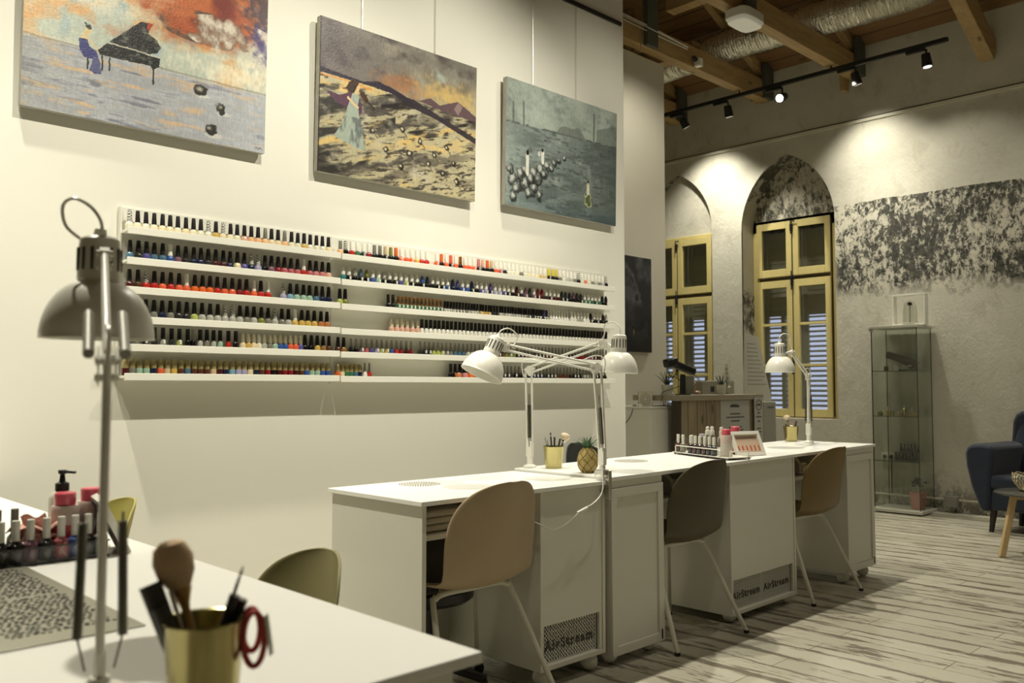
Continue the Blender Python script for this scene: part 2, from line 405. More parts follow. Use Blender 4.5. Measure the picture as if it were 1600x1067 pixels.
# ------------------------------------------------------------------ room shell
WX = -3.55; WEND = 4.47; SX = -4.70; SEND = 6.51; BY = 8.25
def roof_z(yv): return 4.41+(BY-yv)*0.46 if yv > 3 else 4.41+(BY-3)*0.46-(3-yv)*0.40
struct(MB().box(-7.2, 2.8, -2.6, 8.7, -0.1, 0).build('floor', FLOOR, smooth=False))
def wall_poly_x(name, x0, x1, y0, y1, m, zt=None, mid=True):
    # wall slab in the YZ plane whose top follows the roof
    ys = [y0]+([3.0] if y0 < 3 < y1 else [])+[y1]
    poly = [(y0, 0), (y1, 0)]+[(q, (zt or roof_z(q))) for q in reversed(ys)]
    mx = Matrix(((0, 0, 1, 0), (1, 0, 0, 0), (0, 1, 0, 0), (0, 0, 0, 1)))
    return struct(MB().prism(poly, x0, x1, mx).build(name, m, smooth=False))
wall_poly_x('wall_left', WX-0.2, WX, -2.6, WEND, WALLM)
struct(MB().box(-7.3, WX-0.2, WEND-0.15, WEND, 0, roof_z(WEND)).build('wall_return', WALLM, smooth=False))
wall_poly_x('wall_recess', SX-0.2, SX, WEND-0.15, SEND, WALL2, 4.06)
struct(MB().box(-7.1, SX-0.2, SEND-0.2, SEND, 0, 4.06).build('wall_side', WALL2, smooth=False))
wall_poly_x('wall_far_left', -7.3, -7.1, WEND, 8.6, WALL2)
DIMW = mat('dark_wall_unseen', (0.34, 0.31, 0.24), 0.9, var=0.2, scale=5)  # unseen walls toned dark to cut bounced fill light
wall_poly_x('wall_right', 2.6, 2.8, -2.6, 8.6, DIMW)
struct(MB().box(-3.75, 2.8, -2.8, -2.6, 0, roof_z(-2.6)).build('wall_front', DIMW, smooth=False))
# roof: two sloped board planes
def roof_fn(y0, y1, t):
    def f(u, v):
        yy = y0+(y1-y0)*v; return Vector((-7.3+10.1*u, yy, roof_z(yy)+t))
    return f
b = MB()
for (y0, y1) in ((3.0, 8.75), (-2.8, 3.0)):
    mx = Matrix(((0, 0, 1, 0), (1, 0, 0, 0), (0, 1, 0, 0), (0, 0, 0, 1)))
    b.prism([(y0, roof_z(y0)), (y1, roof_z(y1)), (y1, roof_z(y1)+0.1), (y0, roof_z(y0)+0.1)], -7.3, 2.8, mx)
struct(b.build('ceiling', BOARDS, smooth=False))

# back wall with two pointed niches
def arch_pts(x0, x1, zs, za, n=14):
    """pointed arch outline from (x0,zs) up to apex and down to (x1,zs); each side an arc"""
    c = (x0+x1)/2; w_ = (x1-x0)/2; h = za-zs
    R = (w_*w_+h*h)/(2*w_)          # circle through springing with vertical tangent
    out = []
    th = math.acos((R-w_)/R)
    for k in range(n+1):
        a = th*k/n; out.append((x0+R-R*cos(a), zs+R*sin(a)))
    out += [(2*c-x, z) for x, z in reversed(out[:-1])]
    return out
NB = (-4.967, -3.93); NA = (-6.12, -5.335)
archB = arch_pts(NB[0], NB[1], 2.78, 3.52); archA = arch_pts(-6.22, -5.335, 2.86, 3.53)
def back_wall():
    bm = bmesh.new(); T = 4.41
    def face(pts, yy):
        return bm.faces.new([bm.verts.new((x, yy, z)) for x, z in pts])
    def slab(x0, x1):
        face([(x0, 0), (x1, 0), (x1, T), (x0, T)], BY)
    def bay(arch, x0, x1, z0, zc):
        face([(x0, 0), (x1, 0), (x1, z0), (x0, z0)], BY)
        apex = len(arch)//2
        for k in range(len(arch)-1):
            (xa, za), (xb, zb) = arch[k], arch[k+1]
            face([(xa, za), (xb, zb), (xb, T), (xa, T)], BY)
    slab(-7.2, -6.22); bay(archA, -6.22, -5.335, 0.80, 0); slab(-5.335, NB[0]); bay(archB, NB[0], NB[1], 0.80, 0); slab(NB[1], 2.8)
    me = bpy.data.meshes.new('wall_back'); bm.to_mesh(me); bm.free(); me.materials.append(OLD)
    o = bpy.data.objects.new('wall_back', me); C.objects.link(o); struct(o)
    md = o.modifiers.new('solidify', 'SOLIDIFY'); md.thickness = 0.02; md.offset = -1
    return o
back_wall()
# reveals of the two niches and the lunette panels over the window frames
def reveal(name, arch, x0, x1, z0, depth):
    pts = [(x0, z0)]+arch+[(x1, z0)]
    bm = bmesh.new(); r0 = [bm.verts.new((x, BY, z)) for x, z in pts]; r1 = [bm.verts.new((x, BY+depth, z)) for x, z in pts]
    n = len(pts)
    for k in range(n):
        q = (k+1) % n; bm.faces.new((r0[k], r0[q], r1[q], r1[k]))
    me = bpy.data.meshes.new(name); bm.to_mesh(me); bm.free(); me.materials.append(REV)
    o = bpy.data.objects.new(name, me); C.objects.link(o); return struct(o)
reveal('trim_1', archB, NB[0], NB[1], 0.80, 0.42)
reveal('trim_2', archA, -6.22, -5.335, 0.80, 0.42)
def lunette(name, arch, z0, yy, m):
    pts = [(arch[0][0], z0)]+arch+[(arch[-1][0], z0)]
    mx = Matrix(((1, 0, 0, 0), (0, 0, 1, 0), (0, 1, 0, 0), (0, 0, 0, 1)))
    o = MB().prism(pts, yy, yy+0.15, mx).build(name, m, smooth=False); return struct(o)
lunette('wall_lunette', archB, 2.885, 8.49, LUN)
lunette('wall_lunette_pale', archA, 2.80, 8.33, OLD)

# windows -------------------------------------------------------------------
def window(idx, x0, x1, z0, z1, y, xc, ztr, frame_l, frame_r, zs):
    """yellow double casement: transom lights over tall casements with glazing bars; louvred shutter outside"""
    w_ = bpy.data.objects.new('window_%d' % idx, None); C.objects.link(w_); w_.location = ((x0+x1)/2, y, z0); struct(w_)
    off = (-(x0+x1)/2, -y, -z0)
    def B(fn, name, m, bevel=0.0):
        mb = MB(); fn(mb); bmesh.ops.translate(mb.bm, vec=off, verts=mb.bm.verts[:])
        return mb.build(name, m, w_, bevel=bevel)
    fr = 0.028
    def f(mb):
        mb.box(x0, x0+frame_l, y, y+0.10, z0, z1); mb.box(x1-frame_r, x1, y, y+0.10, z0, z1)
        mb.box(x0+frame_l, x1-frame_r, y, y+0.10, z1-0.03, z1); mb.box(x0+frame_l, x1-frame_r, y, y+0.10, z0, z0+0.02)
        mb.box(x0+frame_l, x1-frame_r, y+0.012, y+0.10, ztr-0.02, ztr+0.02)
    B(f, 'window_frame', YEL, 0.004)
    xl = x0+frame_l; xr = x1-frame_r
    def f(mb):
        mb.box(xr+0.002, xr+0.014, y-0.004, y+0.0, z0+0.03, z1-0.06); mb.box(xc-0.016, xc-0.006, y-0.014, y-0.009, z0+0.02, z1-0.07)
        mb.box(xl+0.02, xr-0.02, y-0.002, y+0.01, ztr-0.012, ztr+0.012)
    B(f, 'frame_gap_shade', SHADEM)  # dark strips stand in for the shade in the sash gaps
    for (a, c) in ((xl, xc-0.012), (xc+0.002, xr)):
        for (p, q, bars) in ((ztr+0.022, z1-0.035, ()), (z0+0.022, ztr-0.022, zs)):
            st = 0.062
            def f(mb):
                mb.box(a, a+st, y-0.02, y+0.025, p, q); mb.box(c-st, c, y-0.02, y+0.025, p, q)
                mb.box(a+st, c-st, y-0.02, y+0.025, q-0.075, q); mb.box(a+st, c-st, y-0.02, y+0.025, p, p+0.08)
                for zb in bars: mb.box(a+st, c-st, y-0.012, y+0.02, zb-0.014, zb+0.014)
            s_ = B(f, 'sash', YEL, 0.003)
            def g(mb): mb.box(a+st-0.004, c-st+0.004, y+0.004, y+0.008, p+0.076, q-0.071)
            gl = B(g, 'pane', GLASSW); gl.parent = s_
    # iron bolts on the meeting stile
    def f(mb):
        for (zz, h) in ((ztr-0.03, 0.10), (z1-0.11, 0.07), (z0+0.55, 0.09)):
            mb.box(xc-0.022, xc+0.006, y-0.034, y-0.019, zz-h/2, zz+h/2); mb.cyl((xc-0.008, y-0.04, zz-h), (xc-0.008, y-0.04, zz+h), 0.006, n=6)
        mb.tube([(xc-0.008, y-0.04, z1-0.06), (xc+0.03, y-0.045, z1-0.045), (xc+0.04, y-0.045, z1-0.06)], 0.006, 6)
    B(f, 'window_bolt', BLACKM)
    # shutters outside
    ys_ = y+0.20
    for (a, c) in ((x0+0.01, xc-0.01), (xc, x1-0.01)):
        def f(mb):
            mb.box(a, a+0.05, ys_, ys_+0.03, z0-0.02, z1); mb.box(c-0.05, c, ys_, ys_+0.03, z0-0.02, z1)
            zz = z0+0.03
            while zz < z1-0.02:
                closed = zz > z0+1.12
                ang = radians(82 if closed else 24)
                hw = 0.030 if closed else 0.022
                mx = Matrix.Translation((0, ys_+0.015, zz)) @ Matrix.Rotation(ang, 4, 'X')
                mb.box(a+0.05, c-0.05, -hw, hw, -0.004, 0.004, mx)
                zz += 0.052
            m_ = (a+c)/2
            mb.box(m_-0.022, m_+0.022, ys_-0.012, ys_+0.036, z0, z0+1.22)
            mb.box(m_+0.10, m_+0.108, ys_-0.02, ys_-0.012, z0, z0+1.0)
        B(f, 'shutter', SHUT)
    return w_
window(1, -4.967, -3.93, 0.79, 2.90, 8.49, -4.50, 2.262, 0.05, 0.155, (1.345, 1.775))
window(2, -6.22, -5.335, 0.79, 2.82, 8.30, -5.815, 2.14, 0.03, 0.03, (1.255, 1.715))
mb = MB().box(-6.3, 2.7, 8.23, 8.25, 3.672, 3.70)
struct(mb.build('trim_3', mat('picture_rail_white', (0.72, 0.69, 0.58), 0.5, var=0.15, scale=3)))
mb = MB().box(-6.3, 2.7, 8.244, 8.25, 3.702, 3.714); struct(mb.build('rail_shadow', SHADEM))  # dark strip painting the thin shadow above the rail
struct(MB().box(-3.6, 2.6, 8.10, 8.24, 0, 0.012).build('floor_strip_back', mat('pale_floor_strip', (0.66, 0.63, 0.52), 0.5)))  # low pale strip lying along the foot of the back wall
struct(MB().box(WX-0.01, WX+0.012, -2.6, WEND, 0, 0.08).build('baseboard_left', SHELFM))

# ------------------------------------------------------------------ roof timbers, ducts, tracks
TIES = (-5.72, -4.65, -3.68)
GREYP = mat('grey_green_post_paint', (0.10, 0.105, 0.085), 0.6)
for k, xx in enumerate(TIES):
    lab = ('pine tie beam nearest the far left corner, over the left window', 'pine tie beam running above the end of the recessed wall', 'pine tie beam carrying the white box light')[k]
    y0 = 6.55 if k == 0 else (4.47 if k == 1 else 2.4)
    t = thing('tie_beam', lab, 'beam', (xx, BY, 4.1), group=None)
    MB().box(-0.055, 0.055, y0-BY, -0.01, 0, 0.20).build('beam', PINE, t, bevel=0.004)
    MB().beam((0.0, -0.02, 0.26), (0.0, -2.6, 0.26+2.58*0.46), 0.07, 0.09).build('rafter', PINE, t, bevel=0.003)
    for yy in ((8.15, 6.15) if k else (8.15,)):
        MB().box(0.056, 0.10, yy-0.075-BY, yy+0.075-BY, 0.0, roof_z(yy)-4.1).build('post', GREYP, t)
        MB().box(-0.10, -0.056, yy-0.05-BY, yy+0.05-BY, -0.12 if (yy > 8 and k == 2) else 0.0, roof_z(yy)-4.1).build('post', PINE, t)
t = thing('roof_rafter', 'heavy pine rafter meeting the old wall right of the track', 'beam', (-2.50, BY, 3.98))
MB().beam((0, -0.005, 0.06), (0, -3.2, 0.06+3.2*0.46), 0.12, 0.20).build('rafter', PINE, t, bevel=0.006)
# cross joist lying over the ties far left
tag(MB().box(-7.0, -4.72, 7.0, 7.14, 4.32, 4.44).build('roof_joist', PINE), 'short pine joist lying across the far left tie beams', 'beam')
tag(MB().box(-4.59, -3.74, 6.4, 6.52, 4.50, 4.62).build('roof_joist', PINE), 'pine joist between the two long tie beams', 'beam')

def duct(name, pts, r, label):
    P = smooth_path(pts, 14); mb = MB(); rr = []
    n = len(P); rnd = random.Random(3)
    Q = []
    for i in range(n-1):
        for k in range(4): Q.append(P[i].lerp(P[i+1], k/4))
    rr = [r*(1+(0.035 if i % 2 else -0.03)+rnd.uniform(-.02, .02)) for i in range(len(Q))]
    mb.tube(Q, rr, 26)
    for v in mb.bm.verts:
        v.co += Vector((rnd.uniform(-1, 1), rnd.uniform(-1, 1), rnd.uniform(-1, 1)))*0.0045
    o = mb.build(name, FOIL, smooth=True); tag(o, label, 'duct'); return o
duct('foil_duct', [(-6.2, 7.55, 4.46), (-5.3, 7.50, 4.48), (-4.5, 7.50, 4.50), (-3.7, 7.48, 4.47), (-3.1, 7.50, 4.46), (-2.75, 7.55, 4.50), (-2.3, 7.6, 4.66), (-1.6, 7.6, 4.8)], 0.145, 'crinkled silver foil duct running above the pine tie beams')
# black light track along the old wall
tr = thing('light_track', 'long black ceiling track holding five spotlights by the old wall', 'light track', (-4.3, 7.72, 4.04))
MB().box(-1.75, 1.63, -0.018, 0.018, 0, 0.035).build('rail', BLACKM, tr)
MB().box(1.63, 1.65, -0.016, 0.016, 0.002, 0.033).build('end_cap', BLACKM, tr)
for xx in (-1.38, -0.35, 0.62): MB().cyl((xx, 0, 0.035), (xx, 0, 0.065), 0.008).build('bracket', BLACKM, tr)
LAMPON = mat('lit_lens', (1, 1, 1), 0.3, emit=((1, 0.97, 0.9), 14))
LAMPDIM = mat('dim_lens', (0.9, 0.9, 0.85), 0.3, emit=((1, 0.95, 0.85), 0.25))
def track_spot(loc, aim, label, lens, dx=-0.09):
    t = thing('track_spotlight', label, 'spotlight', loc, group='spotlights on the black track')
    MB().box(dx-0.06, dx+0.10, -0.017, 0.017, 0.0, -0.03).build('adapter', BLACKM, t, bevel=0.003)
    MB().cyl((0.02, 0, -0.02), (0.02, 0, -0.07), 0.008).build('stem', BLACKM, t)
    d = Vector(aim).normalized(); c = Vector((0.02, 0, -0.115)); a = c-d*0.055; e = c+d*0.06
    MB().cyl(a, e, 0.035, 0.045, 20).build('head', BLACKM, t, bevel=0.004)
    MB().cyl(e+d*0.0005, e+d*0.003, 0.036, 0.036, 20).build('lens', lens, t)
    return t
for (xx, aim, lab, ln) in ((-5.34, (0.3, 0.5, -1), 'black track spotlight farthest left, next to the recessed wall', LAMPDIM),
                           (-4.80, (0.05, 0.25, -1), 'black track spotlight hanging straight down, second from the left', LAMPDIM),
                           (-4.20, (0.02, -0.95, -0.42), 'glowing black track spotlight turned towards the room', LAMPON),
                           (-3.47, (0.15, 0.3, -1), 'black track spotlight above the pointed window, fourth from the left', LAMPDIM),
                           (-2.85, (0.1, 0.05, -1), 'black track spotlight nearest the track\'s right end', mat('soft_lens', (1, 1, 1), 0.3, emit=((1, 0.97, 0.9), 1.2)))):
    track_spot((xx, 7.72, 4.04), aim, lab, ln)
t = thing('light_track', 'short black track end peeping in above the foil duct', 'light track', (-3.0, 6.75, 4.42))
MB().box(-0.22, 0.25, -0.018, 0.018, 0, 0.035).build('rail', BLACKM, t)
MB().cyl((0.05, 0, 0.0), (0.12, -0.1, -0.05), 0.03, 0.035, 14).build('head', BLACKM, t)
# box light, small sensor, steel conduits
t = thing('box_light', 'white rectangular emergency light fixed under the pine tie beam', 'light', (-3.57, 6.02, 3.95))
def sup(hx, hy, z, n=20, p=4):
    return [(hx*abs(cos(2*pi*k/n))**(2/p)*(1 if cos(2*pi*k/n) >= 0 else -1), hy*abs(sin(2*pi*k/n))**(2/p)*(1 if sin(2*pi*k/n) >= 0 else -1)) for k in range(n)]
MB().prism(sup(0.105, 0.165, 0), 0.028, 0.10).build('housing', METW, t, bevel=0.006)
MB().prism(sup(0.092, 0.15, 0), 0.0, 0.03).build('diffuser', mat('frosted_diffuser', (0.85, 0.84, 0.76), 0.6, emit=((1, .96, .8), 0.12)), t, bevel=0.008)
MB().box(-0.14, -0.05, -0.03, 0.03, 0.10, 0.15).build('bracket', BLACKM, t)
t = thing('small_sensor', 'small white sensor on the side of the left tie beam', 'sensor', (-4.555, 6.85, 4.10))
MB().box(-0.03, 0.035, -0.03, 0.03, 0.0, 0.075).build('housing', METW, t, bevel=0.004)
MB().cyl((0.0, -0.03, 0.05), (-0.01, -0.07, 0.085), 0.02, 0.014).build('lens', BLACKM, t)
t = thing('cable_conduit', 'thin steel conduits running along the left tie beam', 'conduit', (-4.56, 5.6, 4.22))
for dz, dx in ((0.0, 0.0), (0.025, 0.012), (0.05, 0.0)):
    MB().tube([(dx, -0.4, dz+0.01), (dx, 0.5, dz), (dx, 1.08, dz*0.5)], 0.005, 6).build('conduit', STEEL, t)
MB().tube([(0.02, 0.35, 0.0), (0.02, 0.355, -0.14), (0.025, 0.36, -0.22)], 0.0035, 6).build('wire', STEEL, t)
t = thing('hanging_rod', 'thin dark rod hanging from the roof over the foil duct', 'rod', (-4.4, 7.2, 4.62))
MB().cyl((0, 0, 0), (0, 0, 0.30), 0.006, n=6).build('rod', BLACKM, t)

# ------------------------------------------------------------------ paintings
def vnoise(x, y, seed=0):
    xi = np.floor(x).astype(int); yi = np.floor(y).astype(int); xf = x-xi; yf = y-yi
    def h(a, b):
        n = (a*374761393+b*668265263+seed*974634777) & 0xffffffff
        n = ((n ^ (n >> 13))*1274126177) & 0xffffffff
        return ((n ^ (n >> 16)) & 0xffff)/65535.0
    u = xf*xf*(3-2*xf); v = yf*yf*(3-2*yf)
    return (h(xi, yi)*(1-u)+h(xi+1, yi)*u)*(1-v)+(h(xi, yi+1)*(1-u)+h(xi+1, yi+1)*u)*v
def fbm(x, y, o=5, seed=0, g=0.55):
    a = 1; s_ = 0; t_ = 0
    for k in range(o):
        s_ = s_+a*vnoise(x*2**k+17*k, y*2**k+5*k, seed+k); t_ += a; a *= g
    return s_/t_
def inpoly(px, py, poly):
    r = np.zeros(px.shape, bool); n = len(poly)
    for i in range(n):
        x0, y0 = poly[i]; x1, y1 = poly[(i+1) % n]
        c = ((y0 > py) != (y1 > py)) & (px < (x1-x0)*(py-y0)/((y1-y0) if y1 != y0 else 1e-9)+x0)
        r ^= c
    return r
def seg(px, py, a, b, w_):
    dx, dy = b[0]-a[0], b[1]-a[1]; t = np.clip(((px-a[0])*dx+(py-a[1])*dy)/(dx*dx+dy*dy+1e-12), 0, 1)
    return np.hypot(px-a[0]-t*dx, (py-a[1]-t*dy)*0.72) < w_
class Art:
    def __init__(s, nu=470, nv=340):
        s.nu, s.nv = nu, nv; u, v = np.meshgrid(np.linspace(0, 1, nu), np.linspace(0, 1, nv), indexing='ij'); s.u, s.v = u, v
        s.c = np.zeros((nu, nv, 3)); s.nzb = fbm(u*38, v*28, 3, 77); s.wu = u+0.004*(fbm(u*60, v*60, 2, 91)-.5); s.wv = v+0.006*(fbm(u*60, v*60, 2, 92)-.5)
    def mix(s, m, col):
        m = np.clip(m, 0, 1).astype(float)[..., None]; s.c = s.c*(1-m)+np.array(col)*m
    def poly(s, p, col, a=1.0): s.mix(inpoly(s.wu, s.wv, p)*a, col)
    def line(s, pts, w_, col, a=1.0):
        for q, r in zip(pts, pts[1:]): s.mix(seg(s.wu, s.wv, q, r, w_)*a, col)
    def blob(s, cx, cy, rx, ry, col, a=1.0, soft=0.3):
        d = np.hypot((s.wu-cx)/rx, (s.wv-cy)/ry)+(s.nzb-.5)*1.3; s.mix(np.clip((1-d)/soft, 0, 1)*a, col)
    def canvas(s, name, label, y0, y1, z0, z1, lean=0.02, sat=1.0):
        g_ = s.c.mean(-1, keepdims=True); s.c = g_+(s.c-g_)*sat
        t = thing(name, label, 'painting', (WX+0.012, y0, z0))
        t.rotation_euler = (0, lean, 0)
        W_, H_ = y1-y0, z1-z0
        s.c *= 0.93+0.14*fbm(s.u*150, s.v*40, 2, 55)[..., None]
        me = bpy.data.meshes.new('painted_canvas')
        nu, nv = s.nu, s.nv
        vs_ = np.zeros((nu*nv, 3)); vs_[:, 0] = 0.0305; vs_[:, 1] = s.u.ravel()*W_; vs_[:, 2] = (1-s.v.ravel())*H_
        idx = np.arange(nu*nv).reshape(nu, nv)
        f = np.stack([idx[:-1, 1:], idx[1:, 1:], idx[1:, :-1], idx[:-1, :-1]], -1).reshape(-1, 4)
        me.vertices.add(len(vs_)); me.vertices.foreach_set('co', vs_.ravel())
        me.loops.add(f.size); me.loops.foreach_set('vertex_index', f.ravel()); me.polygons.add(len(f))
        me.polygons.foreach_set('loop_start', np.arange(0, f.size, 4)); me.polygons.foreach_set('loop_total', np.full(len(f), 4))
        me.update(calc_edges=True)
        at = me.color_attributes.new('paint', 'FLOAT_COLOR', 'POINT')
        cc = np.ones((nu*nv, 4)); cc[:, :3] = np.clip(s.c.reshape(-1, 3), 0, 1)**2.2
        at.data.foreach_set('color', cc.ravel()); me.materials.append(attr_mat('painted_surface', 0.42))
        o = bpy.data.objects.new('painted_canvas', me); C.objects.link(o); o.parent = t
        e = mat('canvas_edge', (0.42, 0.40, 0.34), 0.8, var=0.2, scale=25)
        MB().box(0, 0.030, 0, W_, 0, H_).build('stretcher', e, t, bevel=0.002)
        return t
def C3(*a): return np.array(a)/255.0
# 1: pianist on the water
A = Art(); u, v = A.u, A.v
n1 = fbm(u*5, v*5, 6, 1); n2 = fbm(u*3+n1*2, v*4, 5, 2); n3 = fbm(u*14, v*9, 5, 3); n4 = fbm(u*7+2*n1, v*30, 4, 4)
A.c[:] = C3(176, 184, 172)
A.mix((n2-0.42)*4, C3(214, 206, 184)); A.mix((fbm(u*6, v*7, 5, 7)-0.52)*5, C3(204, 160, 108)); A.mix((n3-0.55)*4, C3(150, 168, 170))
A.mix(np.clip((1.15-np.hypot((u-.70)/.42, (v-.10)/.30)-(n2-.5)*2.2)*1.6, 0, .9), C3(176, 84, 34)); A.mix(np.clip(1.2-np.hypot((u-.72)/.36, (v-.1)/.3), 0, 1)*(n1-0.48)*6, C3(110, 34, 16))
A.blob(0.99, 0.10, 0.14, 0.30, C3(52, 34, 46), 0.85, 0.7); A.blob(0.99, 0.32, 0.09, 0.15, C3(66, 58, 118), 0.8, 0.7)
A.mix((np.hypot((u-.72)/.25, (v-.33)/.10) < 1)*(n3-0.47)*7, C3(92, 66, 52)); A.mix((np.hypot((u-.85)/.25, (v-.34)/.12) < 1)*(n3-0.53)*5, C3(206, 196, 180))
A.blob(0.86, 0.56, 0.30, 0.12, C3(232, 226, 200), 0.75, 0.8)
wat = np.clip((v-(0.622+0.012*u))*60, 0, 1); sea = np.zeros_like(A.c)+C3(158, 160, 166)
def mx_(c, m, col): m = np.clip(m, 0, 1)[..., None]; return c*(1-m)+np.array(col)*m
sea = mx_(sea, (n4-0.45)*4, C3(182, 186, 190)); sea = mx_(sea, (n4-0.58)*6, C3(120, 122, 134)); sea = mx_(sea, (fbm(u*9, v*40, 4, 12)-0.6)*6, C3(196, 170, 140)); sea = mx_(sea, (u-.6)*1.0, C3(192, 198, 206)); sea = mx_(sea, (.25-u)*1.6, C3(128, 130, 124))
A.c = A.c*(1-wat[..., None])+sea*wat[..., None]
A.mix((np.abs(v-(0.622+0.012*u)) < 0.006)*0.4, C3(110, 104, 96))
BK = C3(22, 22, 22)
A.poly([(0.311, 0.557), (0.434, 0.395), (0.485, 0.39), (0.464, 0.451), (0.501, 0.478), (0.518, 0.513), (0.505, 0.549), (0.473, 0.567), (0.408, 0.565)], BK)
A.poly([(0.464, 0.392), (0.485, 0.39), (0.466, 0.44), (0.458, 0.42)], C3(160, 52, 30)); 
A.poly([(0.268, 0.619), (0.304, 0.565), (0.415, 0.563), (0.517, 0.571), (0.514, 0.625), (0.489, 0.65), (0.477, 0.633), (0.333, 0.64), (0.279, 0.64)], BK)
A.line([(0.31, 0.562), (0.41, 0.566), (0.47, 0.571), (0.516, 0.573)], 0.0022, C3(190, 186, 170))
m = (inpoly(u, v, [(0.30, 0.39), (0.52, 0.39), (0.52, 0.66), (0.27, 0.66)]) & (A.c.sum(-1) < 0.4))*(fbm(u*40, v*60, 3, 8)-0.52)*4; A.mix(m, C3(96, 98, 92))
for q in (((0.287, 0.642), (0.288, 0.721)), ((0.314, 0.647), (0.315, 0.712)), ((0.49, 0.649), (0.491, 0.732)), ((0.233, 0.677), (0.233, 0.731))): A.line(q, 0.0035, C3(40, 38, 34))
A.poly([(0.214, 0.54), (0.223, 0.512), (0.243, 0.514), (0.243, 0.533), (0.231, 0.558), (0.271, 0.612), (0.268, 0.62), (0.234, 0.577), (0.203, 0.576)], C3(206, 186, 138))
A.poly([(0.198, 0.578), (0.231, 0.573), (0.235, 0.606), (0.265, 0.63), (0.279, 0.685), (0.286, 0.747), (0.26, 0.751), (0.24, 0.739), (0.252, 0.674), (0.219, 0.672), (0.202, 0.644)], C3(56, 58, 112))
A.poly([(0.255, 0.66), (0.275, 0.66), (0.286, 0.747), (0.24, 0.74)], C3(92, 94, 130), 0.8)
A.blob(0.233, 0.503, 0.014, 0.018, C3(20, 18, 18)); A.blob(0.221, 0.488, 0.007, 0.009, C3(20, 18, 18))
for cx, cy in ((0.694, 0.701), (0.789, 0.782), (0.74, 0.922)):
    A.blob(cx+0.01, cy+0.03, 0.04, 0.02, C3(222, 220, 210), 0.5); A.blob(cx, cy, 0.030, 0.036, C3(40, 38, 34), 1, 0.25); A.blob(cx-0.004, cy-0.008, 0.018, 0.018, C3(170, 165, 150), 0.9, 0.8)
A.line([(0.955, 0.975), (0.962, 0.965), (0.968, 0.978), (0.976, 0.968), (0.984, 0.978)], 0.0016, C3(60, 62, 96))
A.canvas('canvas_painting', 'unframed painting of a woman in blue playing a grand piano', 0.912, 1.886, 2.148, 2.86)
# 2: violinist on the dunes
A = Art(); u, v = A.u, A.v
n1 = fbm(u*5, v*5, 6, 21); n3 = fbm(u*12, v*12, 5, 23); sw = fbm(u*3+v*2, v*14+u*5+n1*3, 5, 24)
A.c[:] = C3(118, 112, 102); A.mix((n1-0.46)*4, C3(150, 144, 128)); A.mix((n3-0.52)*4, C3(84, 76, 74)); A.mix((0.45-u)*1.3*(v < .35), C3(74, 62, 72))
A.mix(np.clip((u-.45)*2, 0, 1)*np.clip((v-.1)*5, 0, 1)*0.75, C3(200, 178, 120)); A.mix((fbm(u*8, v*8, 4, 28)-.55)*5*(u > .4), C3(150, 150, 136))
A.blob(0.50, 0.30, 0.22, 0.10, C3(176, 104, 56), 0.62, 0.8); A.blob(0.80, 0.28, 0.24, 0.12, C3(214, 176, 96), 0.8, 0.8); A.blob(.75, .16, .06, .05, C3(170, 184, 176), .7, .7)
land = v > np.interp(u, [0, .24, .344, .564, .679, .768, .868, 1.0], [.327, .347, .330, .40, .372, .372, .325, .40])
dn = np.zeros_like(A.c)+C3(176, 166, 128)
dn = mx_(dn, (sw-0.50)*7, C3(84, 78, 70)); dn = mx_(dn, (0.43-sw)*8, C3(212, 176, 100)); dn = mx_(dn, (fbm(u*5+9, v*20+u*8, 4, 30)-.55)*7*(v < .62), C3(36, 32, 32))
dn = mx_(dn, (fbm(u*4, v*16+u*7, 4, 37)-.50)*7*(v > .5)*(u < .45), C3(46, 44, 40)); dn = mx_(dn, (u-.55)*1.3*(v > .55), C3(190, 180, 140)); dn = mx_(dn, (n3-.6)*3, C3(190, 184, 160)); dn = mx_(dn, (fbm(u*26+v*8, v*60+u*14, 3, 38)-.56)*6, C3(70, 64, 56))
A.c = np.where(land[..., None], dn, A.c)
A.poly([(0, .327), (.24, .347), (.344, .318), (.46, .345), (.564, .392), (.44, .375), (.30, .365), (0, .36)], C3(42, 34, 52))
A.poly([(0.44, .372), (.564, .372), (.69, .42), (1.0, .53), (1.0, .575), (.72, .47), (.5, .42)], C3(44, 36, 48), .9)
A.poly([(0.60, .37), (.679, .327), (.74, .362), (.768, .345), (.868, .297), (.93, .33), (1.0, .372), (1, .41), (.8, .40)], C3(96, 72, 78))
A.poly([(0.868, .297), (.90, .325), (.87, .40), (.84, .36)], C3(160, 136, 130), .7)
A.line([(0.0, .372), (.15, .372), (.3, .39)], .004, C3(214, 140, 60))
A.poly([(0.037, 0.469), (0.116, 0.475), (0.19, 0.437), (0.241, 0.495), (0.248, 0.552), (0.229, 0.594), (0.203, 0.536), (0.16, 0.549), (0.091, 0.527)], C3(84, 50, 72))
A.poly([(0.192, 0.436), (0.228, 0.454), (0.222, 0.515), (0.243, 0.672), (0.272, 0.808), (0.206, 0.8), (0.087, 0.752), (0.142, 0.642), (0.16, 0.549)], C3(150, 164, 150))
m = inpoly(u, v, [(0.16, 0.6), (.26, .6), (0.272, 0.808), (0.087, 0.752)])*(fbm(u*40, v*12, 3, 33)-.5)*5; A.mix(m, C3(100, 110, 108))
A.poly([(0.209, 0.387), (0.234, 0.378), (0.222, 0.442), (0.2, 0.448)], C3(216, 178, 120)); A.line([(0.165, .48), (.20, .515), (.222, .53)], .006, C3(216, 182, 128))
A.poly([(0.152, 0.42), (0.170, 0.372), (0.205, 0.345), (0.227, 0.358), (0.211, 0.407), (0.192, 0.445), (0.165, 0.441)], C3(62, 40, 30))
A.blob(0.246, 0.438, .016, .028, C3(70, 42, 22)); A.blob(0.266, 0.462, .014, .024, C3(70, 42, 22)); A.line([(0.27, .47), (.322, .51)], .004, C3(40, 28, 20))
